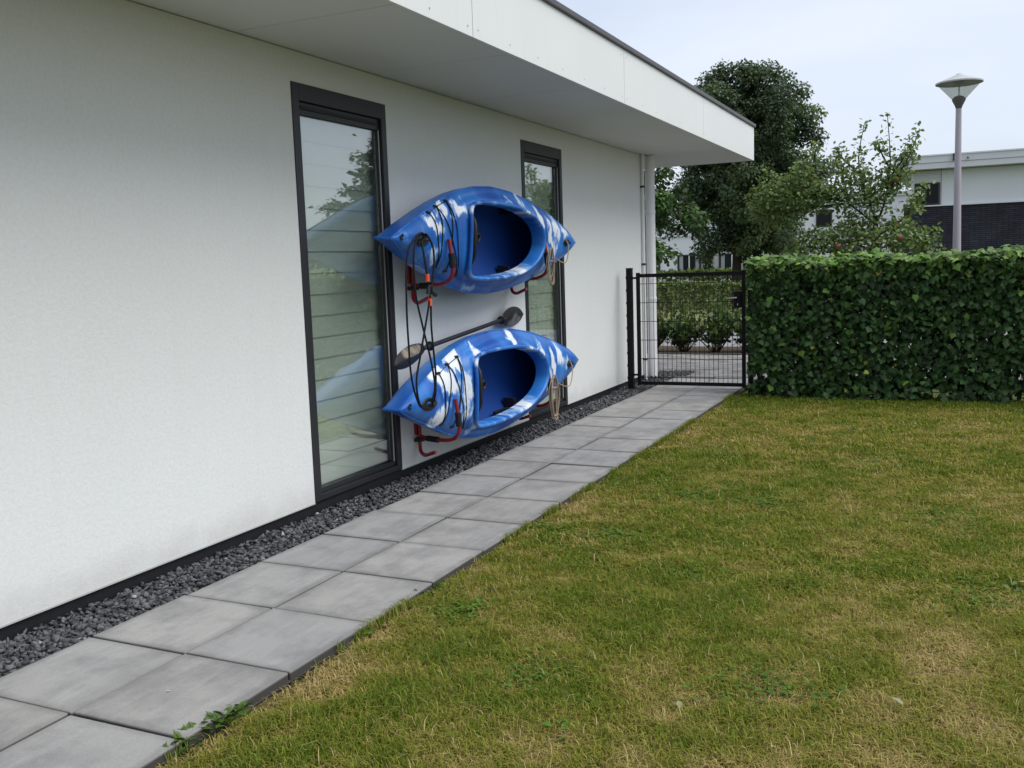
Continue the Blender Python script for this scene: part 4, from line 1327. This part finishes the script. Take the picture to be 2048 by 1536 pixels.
cl_c = [(1.30, 11.95, 2.12, .26), (1.15, 12, 2.02, .22), (1.55, 11.95, 2.15, .26), (1.50, 12.05, 1.92, .22), (1.28, 12.05, 1.82, .20), (1.75, 12, 2.06, .24), (1.62, 11.9, 2.32, .16), (1.95, 12, 2.08, .24), (2.15, 12, 2.02, .22), (2.3, 12, 2.22, .20), (2.55, 12, 2.15, .20), (2.68, 11.95, 2.2, .18), (2.42, 12, 1.98, .22), (2.2, 12, 1.72, .20),
        (2.0, 11.95, 1.55, .24), (1.75, 11.9, 1.48, .24), (2.25, 11.9, 1.50, .26), (2.55, 11.9, 1.50, .26), (2.8, 11.9, 1.50, .24), (2.98, 11.9, 1.45, .20), (2.4, 12, 1.62, .2), (2.7, 12, 1.66, .16), (2.85, 12.05, 1.9, .13), (1.6, 11.9, 1.40, .18), (2.1, 12, 2.3, .14), (2.02, 12.05, 2.42, .12)]
for x, y, z, r0 in cl_c:
    n = int(300 * (r0 / .22) ** 2)
    d = nrm(g.normal(size=(n, 3))) * (g.random((n, 1)) ** .5) * r0
    d[:, 1] *= 1.3
    pp += list(np.array([x, y, z]) + d)
pos = np.array(pp); n = len(pos)
nr = g.normal(0, .6, (n, 3)) + [0, -.35, .7]; tp = g.normal(0, .8, (n, 3)) + [0, 0, .1]
cols = np.array([(.125, .20, .065), (.165, .25, .075), (.20, .29, .09), (.095, .155, .055), (.19, .24, .10)])[g.integers(0, 5, n)] * g.uniform(.7, 1.3, (n, 1))
bw = g.random(n) < .012; cols[bw] = np.array([.16, .075, .035])
V, F, C = scatter(OVAL[0], OVAL[1], pos, frames(nr, tp), g.uniform(.034, .066, (n, 1)), cols)
o = nobj('crown', nmesh('crown', V - np.array(ap_base), F, C, [M['leaf']]), ap); tag(o, kind='stuff')
M['apple'] = simple('apple_skin', (.20, .075, .04), .5, .4, var=.4, scale=12)
ame = MB().lathe([(.004, -.028), (.018, -.033), (.03, -.018), (.034, .0), (.03, .02), (.018, .031), (.006, .026)], (0, 0, 0), 12).mesh('apple', True); ame.materials.append(M['apple'])
for x, y, z in ((2.06, 11.72, 1.46), (2.72, 11.72, 1.53), (2.66, 11.86, 2.18)):
    o = nobj('apple', ame, ap); o.location = (x - ap_base[0], y - ap_base[1], z)

# conifer outside the frame, seen in the window glass
e = empty('conifer_tree', (8.9, 20.9, 0), 'dark conifer that shows only as a reflection in the nearest window', 'tree')
mb = MB(); limb(mb, [(8.9, 20.9, -.05), (8.9, 20.9, 2), (8.9, 20.9, 4.6)], .16, .03, 8); mb.build('trunk', M['bark'], e, smooth=True)
parts = []; mb = MB(); g = np.random.default_rng(4)
for k in range(64):
    f = k / 63; z = .7 + 3.9 * f; L_ = (2.9 * (1 - f) ** .75 + .3) * g.uniform(.75, 1.15); az = k * 2.4
    d = np.array([math.cos(az), math.sin(az), .12]); st_ = np.array([8.9, 20.9, z])
    mb.tube([st_, st_ + d * L_ * .6, st_ + d * L_ + [0, 0, .12]], [.03, .018, .006], 4)
    n = int(420 * L_)
    s_ = g.random(n) ** .7
    pos = st_ + d * (s_ * L_)[:, None] + g.normal(0, .2, (n, 3)) * np.array([1, 1, .4])
    parts.append(scatter(DIAMOND[0], DIAMOND[1], pos, frames(g.normal(0, .6, (n, 3)) + [0, 0, 1], d + g.normal(0, .6, (n, 3))), g.uniform(.08, .2, (n, 1)), np.array([[.028, .05, .024]]) * g.uniform(.6, 1.4, (n, 1))))
o = mb.build('branch', M['bark'], e); tag(o, kind='stuff')
V, F, C = merge(parts)
o = nobj('crown', nmesh('crown', V - np.array([8.9, 20.9, 0]), F, C, [M['leaf']]), e); tag(o, kind='stuff')


# ------------------------------------------------------------------ hedges and shrubs beyond the gate
def box_hedge(name, label, x0, x1, y0, y1, z0, z1, n, size, cols, seed, stems=True, cat='hedge'):
    base = ((x0 + x1) / 2, (y0 + y1) / 2, 0)
    e = empty(name, base, label, cat)
    g = np.random.default_rng(seed)
    P = np.stack([g.uniform(x0, x1, n), g.uniform(y0, y1, n), z0 + (z1 - z0) * g.random(n) ** .8], 1)
    front = g.random(n) < .55; P[front, 1] = y0 + np.abs(g.normal(0, .07, front.sum()))
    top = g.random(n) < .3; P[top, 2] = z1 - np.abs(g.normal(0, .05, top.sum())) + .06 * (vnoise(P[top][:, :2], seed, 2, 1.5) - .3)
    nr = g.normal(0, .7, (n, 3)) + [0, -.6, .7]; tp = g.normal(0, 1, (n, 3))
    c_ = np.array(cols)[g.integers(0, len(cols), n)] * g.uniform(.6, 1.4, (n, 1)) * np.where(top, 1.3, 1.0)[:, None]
    V, F, C = scatter(DIAMOND[0], DIAMOND[1], P, frames(nr, tp), g.uniform(size[0], size[1], (n, 1)), c_)
    o = nobj('foliage', nmesh('foliage', V - np.array(base), F, C, [M['leaf']]), e); tag(o, kind='stuff')
    if stems:
        mb = MB()
        x = x0 + .1
        while x < x1:
            mb.tube([(x, (y0 + y1) / 2 + random.uniform(-.08, .08), -.05), (x + random.uniform(-.1, .1), (y0 + y1) / 2, z0 + .3)], [.025, .012], 5)
            x += random.uniform(.18, .4)
        o = mb.build('stem', M['bark'], e); tag(o, kind='stuff')
    return e


box_hedge('clipped_hedge', 'clipped beech hedge beyond the street, seen through the gate', -7, 6, 20.0, 20.9, .16, .86, 22000, (.045, .09), [(.08, .13, .03), (.11, .17, .035), (.06, .10, .03), (.16, .17, .045)], 61)
box_hedge('low_box_hedge', 'low hedge in front of the white terrace windows, above the gate', -16, 8, 30.0, 30.8, .0, .99, 12000, (.09, .18), [(.08, .13, .03), (.11, .17, .035), (.13, .18, .04)], 62, False)
ordn = ('leftmost', 'second from the left', 'third from the left', 'fourth from the left', 'fifth from the left', 'rightmost')
for i, (x, y, r0, h) in enumerate(((-1.45, 14.35, .38, .56), (-.95, 14.3, .36, .56), (-.45, 14.35, .38, .52), (.05, 14.3, .40, .64), (.55, 14.35, .40, .60), (1.02, 14.3, .36, .62))):
    lab = 'loose green shrub seen through the gate, ' + ordn[i] + ' of its row'
    e = empty('shrub', (x, y, -.02), lab, 'shrub', 'shrubs along the far kerb')
    g = np.random.default_rng(300 + i)
    mb = MB(); pos = []
    for k in range(26):
        az = g.uniform(0, 6.28); rr_ = r0 * g.random() ** .6; hh = h * (1.1 - .5 * (rr_ / r0) ** 2) * g.uniform(.75, 1.15)
        tipv = np.array([x + math.cos(az) * rr_, y + math.sin(az) * rr_ * .8, hh])
        mb.tube([(x + math.cos(az) * .04, y + math.sin(az) * .04, -.03), tuple((np.array([x, y, 0]) + tipv) / 2 + [math.cos(az) * .05, 0, -.02]), tuple(tipv)], [.007, .005, .003], 4)
        for q_ in range(26):
            s_ = g.uniform(.25, 1.02); pos.append(np.array([x, y, 0]) * (1 - s_) + tipv * s_ + g.normal(0, .035, 3))
    o = mb.build('stem', M['twig'], e); tag(o, kind='stuff')
    pos = np.array(pos); n = len(pos)
    V, F, C = scatter(OVAL[0], OVAL[1], pos, frames(g.normal(0, .5, (n, 3)) + [0, -.4, .6], g.normal(0, .5, (n, 3)) + [0, 0, .7]), g.uniform(.06, .11, (n, 1)), np.array([(.05, .09, .025), (.075, .13, .03), (.11, .17, .04)])[g.integers(0, 3, n)] * g.uniform(.6, 1.4, (n, 1)))
    o = nobj('foliage', nmesh('foliage', V - np.array([x, y, -.02]), F, C, [M['leaf']]), e); tag(o, kind='stuff')

# ================================================================== STREET LAMP
lp = empty('street_lamp', (3.30, 13.5, 0), 'grey street lamp with conical glass head above the hedge', 'lamp')
Lx, Ly = 3.285, 13.5
MB().tube([(3.30, Ly, -.1), (3.30, Ly, 1.3), (Lx, Ly, 3.12)], [.054, .050, .034], 18).build('pole', M['lampgrey'], lp, smooth=True)
MB().lathe([(.034, 3.115), (.045, 3.15), (.078, 3.215), (.080, 3.235), (.05, 3.262), (.015, 3.275)], (Lx, Ly, 0), 28).build('lamp_base', M['lampdark'], lp, smooth=True)
MB().lathe([(.080, 3.232), (.155, 3.315), (.255, 3.425)], (Lx, Ly, 0), 36, False).build('glass_cone', M['lampglass'], lp, smooth=True)
hd = MB().lathe([(.262, 3.416), (.273, 3.418), (.273, 3.434), (.266, 3.438), (.04, 3.524), (.032, 3.536), (.004, 3.538)], (Lx, Ly, 0), 40, False)
hd.lathe([(.262, 3.418), (.25, 3.430), (.12, 3.438), (.004, 3.44)], (Lx, Ly, 0), 40, False)
hd.build('lamp_cap', M['lampcap'], lp, smooth=True)
MB().tube([(Lx, Ly, 3.27), (Lx, Ly, 3.44)], .007, 8).build('lamp_stem', M['lampgrey'], lp, smooth=True)
MB().tube([(Lx, Ly, 3.44), (Lx, Ly, 3.39)], .05, 14).build('bulb_holder', M['lampcap'], lp, smooth=True)

# ================================================================== FAR BUILDINGS
def bwin(parent, x0, x1, y, z0, z1, mull=True, white=False, curtains=False):
    w = empty('window', (x0, y, z0), parent=parent)
    f = .07; mb = MB()
    mb.box(x0, x1, y - .06, y - .002, z1 - f, z1).box(x0, x1, y - .06, y - .002, z0, z0 + f).box(x0, x0 + f, y - .06, y - .002, z0 + f, z1 - f).box(x1 - f, x1, y - .06, y - .002, z0 + f, z1 - f)
    mb.build('frame', M['far_frame'], w)
    MB().box(x0 + f, x1 - f, y - .02, y - .003, z0 + f, z1 - f).build('pane', M['farglass'], w)
    if mull: MB().box((x0 + x1) / 2 - .035, (x0 + x1) / 2 + .035, y - .055, y - .021, z0 + f, z1 - f).build('mullion', M['far_white'], w)
    if curtains:
        for a, b in ((x0 + f + .06, x0 + f + .30), (x1 - f - .30, x1 - f - .06)):
            MB().box(a, b, y - .0235, y - .0205, z0 + f + .05, z1 - f - .03).build('curtain', M['curtain'], w)
    return w


tb = empty('terrace_building', (-9, 66, 0), 'long low white terrace behind the tall dark tree', 'building')
MB().box(-24, 1.5, 62, 70, -.2, 4.72).build('wall', M['white_far'], tb)
MB().box(-24.15, 1.65, 61.88, 70.1, 4.72, 4.96).build('roof_edge', M['far_fascia'], tb)
MB().box(-24, 1.5, 61.93, 61.998, 2.86, 2.93).build('string_course', M['far_fascia'], tb)
for x0, x1 in ((-16.2, -14.5), (-13.34, -11.78), (-10.63, -8.95), (-7.05, -5.5), (-3.6, -2.0)): bwin(tb, x0, x1, 62, .25, 1.70, True, True, True)
for x0, x1 in ((-4.66, -3.72), (-9.0, -8.0), (-12.6, -11.6)): bwin(tb, x0, x1, 62, 3.08, 4.12, False)
for x in (-11.35, -7.6): MB().box(x, x + .10, 61.90, 61.997, -.1, 2.85).build('rain_pipe', M['far_white'], tb)
for k in range(5): MB().box(-6.0 + k * .28, -5.90 + k * .28, 61.97, 61.996, 2.30, 2.45).build('wall_vent', M['far_frame'], tb)
ev = box_hedge('wall_ivy_column', 'narrow green climbing shrub against the white terrace', -11.5, -10.9, 61.3, 61.85, 0, 1.85, 900, (.12, .22), [(.05, .08, .02), (.07, .10, .025)], 66, False, 'shrub')

mbk = empty('modern_building', (6, 50, 0), 'modern white building with dark brick ground floor behind the street lamp', 'building')
MB().box(1.15, 16, 45, 56, -.2, 3.26).build('brick_base', M['darkbrick'], mbk)
MB().box(1.42, 16, 45.06, 56, 3.26, 4.76).build('wall', M['white_far'], mbk)
MB().box(.72, 16.3, 44.4, 56.4, 4.78, 5.30).build('fascia', M['far_fascia'], mbk, bevel=.01)
MB().box(.69, 16.33, 44.37, 56.43, 5.302, 5.36).build('roof_trim', M['far_white'], mbk)
MB().box(.715, 16.31, 44.385, 44.399, 5.02, 5.035).build('fascia_joint', M['screw'], mbk)
MB().box(1.05, 16, 44.93, 45.05, 3.262, 3.31).build('ledge', M['far_white'], mbk)
w = bwin(mbk, 1.55, 2.55, 45.06, 3.31, 4.26, False)
MB().box(1.78, 1.95, 45.030, 45.036, 3.72, 3.95).build('paper', M['far_white'], w)
mb = MB()
for k in range(4): MB().box(1.5, 2.56, 45.045, 45.058, 4.30 + k * .115, 4.40 + k * .115).build('cladding_board', M['far_fascia'], mbk)
MB().box(2.58, 2.60, 45.045, 45.058, 3.32, 4.75).build('wall_joint', M['screw'], mbk)
for x, z in ((3.02, 5.06), (3.55, 5.10)): MB().box(x, x + (.13 if x < 3.3 else .05), 44.28, 44.384, z, z + (.28 if x < 3.3 else .07)).build('wall_camera', M['far_frame'], mbk)

# ================================================================== LAWN PLANTS
def weed(label, x, y, n, L_, col_, seed, name='weed', upright=.5, width=1.0, cat='weed', z=-.04):
    e = empty(name, (x, y, z), label, cat, 'weeds in the lawn')
    g = np.random.default_rng(seed)
    me = []
    for k in range(2):
        tv = OVAL[0].copy(); tv[:, 0] *= width; tv[:, 2] += -.22 * tv[:, 1] ** 2 + .12 * tv[:, 1]
        me.append(nmesh('leaf', tv, OVAL[1], np.repeat(np.array([col_]) * g.uniform(.8, 1.25), len(tv), 0), [M['weed']]))
    for k in range(n):
        az = k * 2.4 + g.uniform(-.4, .4); el = g.uniform(.15, upright)
        o = nobj('leaf', me[k % 2], e)
        o.location = (g.normal(0, L_ * .6), g.normal(0, L_ * .6), .010 + g.random() * .01)
        o.rotation_euler = (el, g.uniform(-.3, .3), az)
        s_ = L_ * .62 * g.uniform(.6, 1.1); o.scale = (s_, s_, s_)
    return e


G1, G2, G3 = (.075, .16, .022), (.10, .18, .03), (.07, .14, .03)
def spray(label, pts, seed, n=26):
    """yarrow-like feathery weed creeping along the paving edge"""
    x, y = pts[0]
    e = empty('yarrow_weed', (x, y, -.04), label, 'weed', 'weeds in the lawn')
    g = np.random.default_rng(seed)
    tv = np.array([(0, 0, 0), (.03, .0, 0), (.03, 1, .1), (0, 1, .1)], float); V = []; F = []
    def leaflet(cx, cy, ax, ay, L__, w):
        i = len(V); V.extend([(cx, cy, .02), (cx + ax * L__ * .5 - ay * w, cy + ay * L__ * .5 + ax * w, .05), (cx + ax * L__, cy + ay * L__, .0), (cx + ax * L__ * .5 + ay * w, cy + ay * L__ * .5 - ax * w, .05)]); F.extend([(i, i + 1, i + 2), (i, i + 2, i + 3)])
    for k in range(9):
        s_ = (k + 1) / 10
        for sd in (-1, 1):
            a_ = math.pi / 2 - sd * 1.0
            leaflet(0, s_, math.cos(a_), math.sin(a_), .26 * math.sin(math.pi * min(1, s_ + .18)) + .06, .05)
    leaflet(0, 0, 0, 1, 1.05, .02)
    V = np.array(V); V[:, 2] += .15 * np.sin(V[:, 1] * 2.6)
    me = [nmesh('leaf', V, np.array(F), np.repeat(np.array([c_]), len(V), 0), [M['weed']]) for c_ in (G1, G2)]
    for k in range(n):
        px, py = pts[g.integers(len(pts))]
        o = nobj('leaf', me[k % 2], e); s_ = g.uniform(.03, .055)
        o.location = (px - x + g.normal(0, .018), py - y + g.normal(0, .03), .01 + g.random() * .025); o.scale = (s_, s_, s_)
        o.rotation_euler = (g.uniform(.1, .7), g.uniform(-.3, .3), g.uniform(0, 6.28))


spray('feathery green weed hugging the paving edge at the bottom left', [(1.262, 2.10), (1.27, 2.14), (1.275, 2.18), (1.28, 2.23), (1.29, 2.27)], 1, 50)
spray('small feathery weed at the paving edge, nearest the bottom of the picture', [(1.25, 2.0), (1.255, 2.04)], 2, 12)
weed('small round leaved weed at the paving edge beside the third slab', 1.30, 2.98, 7, .05, G1, 11)
weed('clump of narrow leaved weed spilling over the paving corner', 1.285, 3.52, 16, .075, G3, 12, upright=1.1, width=.5)
weed('low green weed in the lawn right of the paving corner', 1.50, 3.40, 9, .06, G1, 13)
weed('leafy weed beside the paving edge halfway along the path', 1.33, 4.55, 10, .06, G1, 14)
weed('spreading dark green weed in the lawn below the lower kayak', 1.75, 4.55, 12, .065, G3, 15)
weed('bright weed at the path edge opposite the lower kayak', 1.34, 5.65, 8, .06, G2, 16)
weed('patch of broad leaves in the lawn left of centre', 1.92, 5.55, 14, .07, G1, 17)
weed('low weed in the middle of the lawn', 2.35, 5.4, 12, .06, G3, 18)
weed('weed with grey green leaves in the lawn on the right', 3.55, 4.35, 7, .06, (.10, .17, .06), 19)
weed('dark rosette in the dry lawn at the lower right', 2.95, 3.05, 9, .06, (.06, .13, .02), 20)
weed('broad leaved rosette near the bottom edge of the lawn', 2.28, 2.55, 8, .055, G1, 21)
weed('dark rosette far out in the lawn in front of the hedge', 2.55, 8.0, 8, .07, (.06, .14, .02), 22)
for i, (lab, x, y, c_, rz) in enumerate((
        ('pale grey green fallen leaf in the lawn at bottom centre', 2.57, 2.77, (.26, .29, .17), .4),
        ('curled silvery fallen leaf in the dry grass at the lower right', 3.20, 3.03, (.28, .30, .20), 1.2),
        ('pale fallen leaf lying far out on the right of the lawn', 3.62, 4.36, (.26, .30, .18), 2.0),
        ('dark green fallen leaf lying on the lawn before the hedge', 2.36, 7.35, (.03, .10, .02), .2),
        ('small cream fallen leaf on the slab nearest the gate', .96, 8.72, (.5, .47, .38), .8),
        ('tiny pale fallen leaf on the slab in the left foreground', .98, 2.27, (.5, .49, .46), 2.4))):
    tv = OVAL[0].copy(); tv[:, 2] = .35 * tv[:, 0] ** 2 * 2 + .12 * np.sin(tv[:, 1] * 3)
    me = nmesh('fallen_leaf', tv, OVAL[1], np.repeat(np.array([c_]), len(tv), 0), [M['weed']])
    o = nobj('fallen_leaf', me); s_ = (.034, .042, .045, .06, .035, .018)[i]
    o.location = (x, y, .002 if x < 1.2 else -.012); o.scale = (s_, s_, s_); o.rotation_euler = (.25 if x > 1.2 else 0, .1 if x > 1.2 else 0, rz)
    tag(o, lab, 'leaf', 'fallen leaves')

g = np.random.default_rng(909)
pp, cc_ = [], []
for k in range(-1, 16):
    yj = TY0 + TP * k
    for c in range(2):
        m_ = g.integers(0, 40)
        xs = TX0 + TW * c + TW * g.random(m_)
        pp.append(np.stack([xs, yj + g.normal(0, .003, m_), np.full(m_, -.014)], 1))
    m_ = g.integers(10, 60)
    pp.append(np.stack([TX0 + TW + g.normal(0, .003, m_), yj + TP * g.random(m_), np.full(m_, -.014)], 1))
pos = np.concatenate(pp); n = len(pos)
V, F, C = scatter(OVAL[0], OVAL[1], pos, frames(g.normal(0, .5, (n, 3)) + [0, 0, 1], g.normal(size=(n, 3)) + [0, 0, .5]), g.uniform(.006, .016, (n, 1)), np.array([(.05, .08, .02), (.09, .12, .03), (.10, .09, .05)])[g.integers(0, 3, n)])
o = nobj('joint_moss', nmesh('joint_moss', V, F, C, [M['leaf']]))
tag(o, 'tiny moss and seedlings growing in the joints of the slab path', 'moss', kind='stuff')
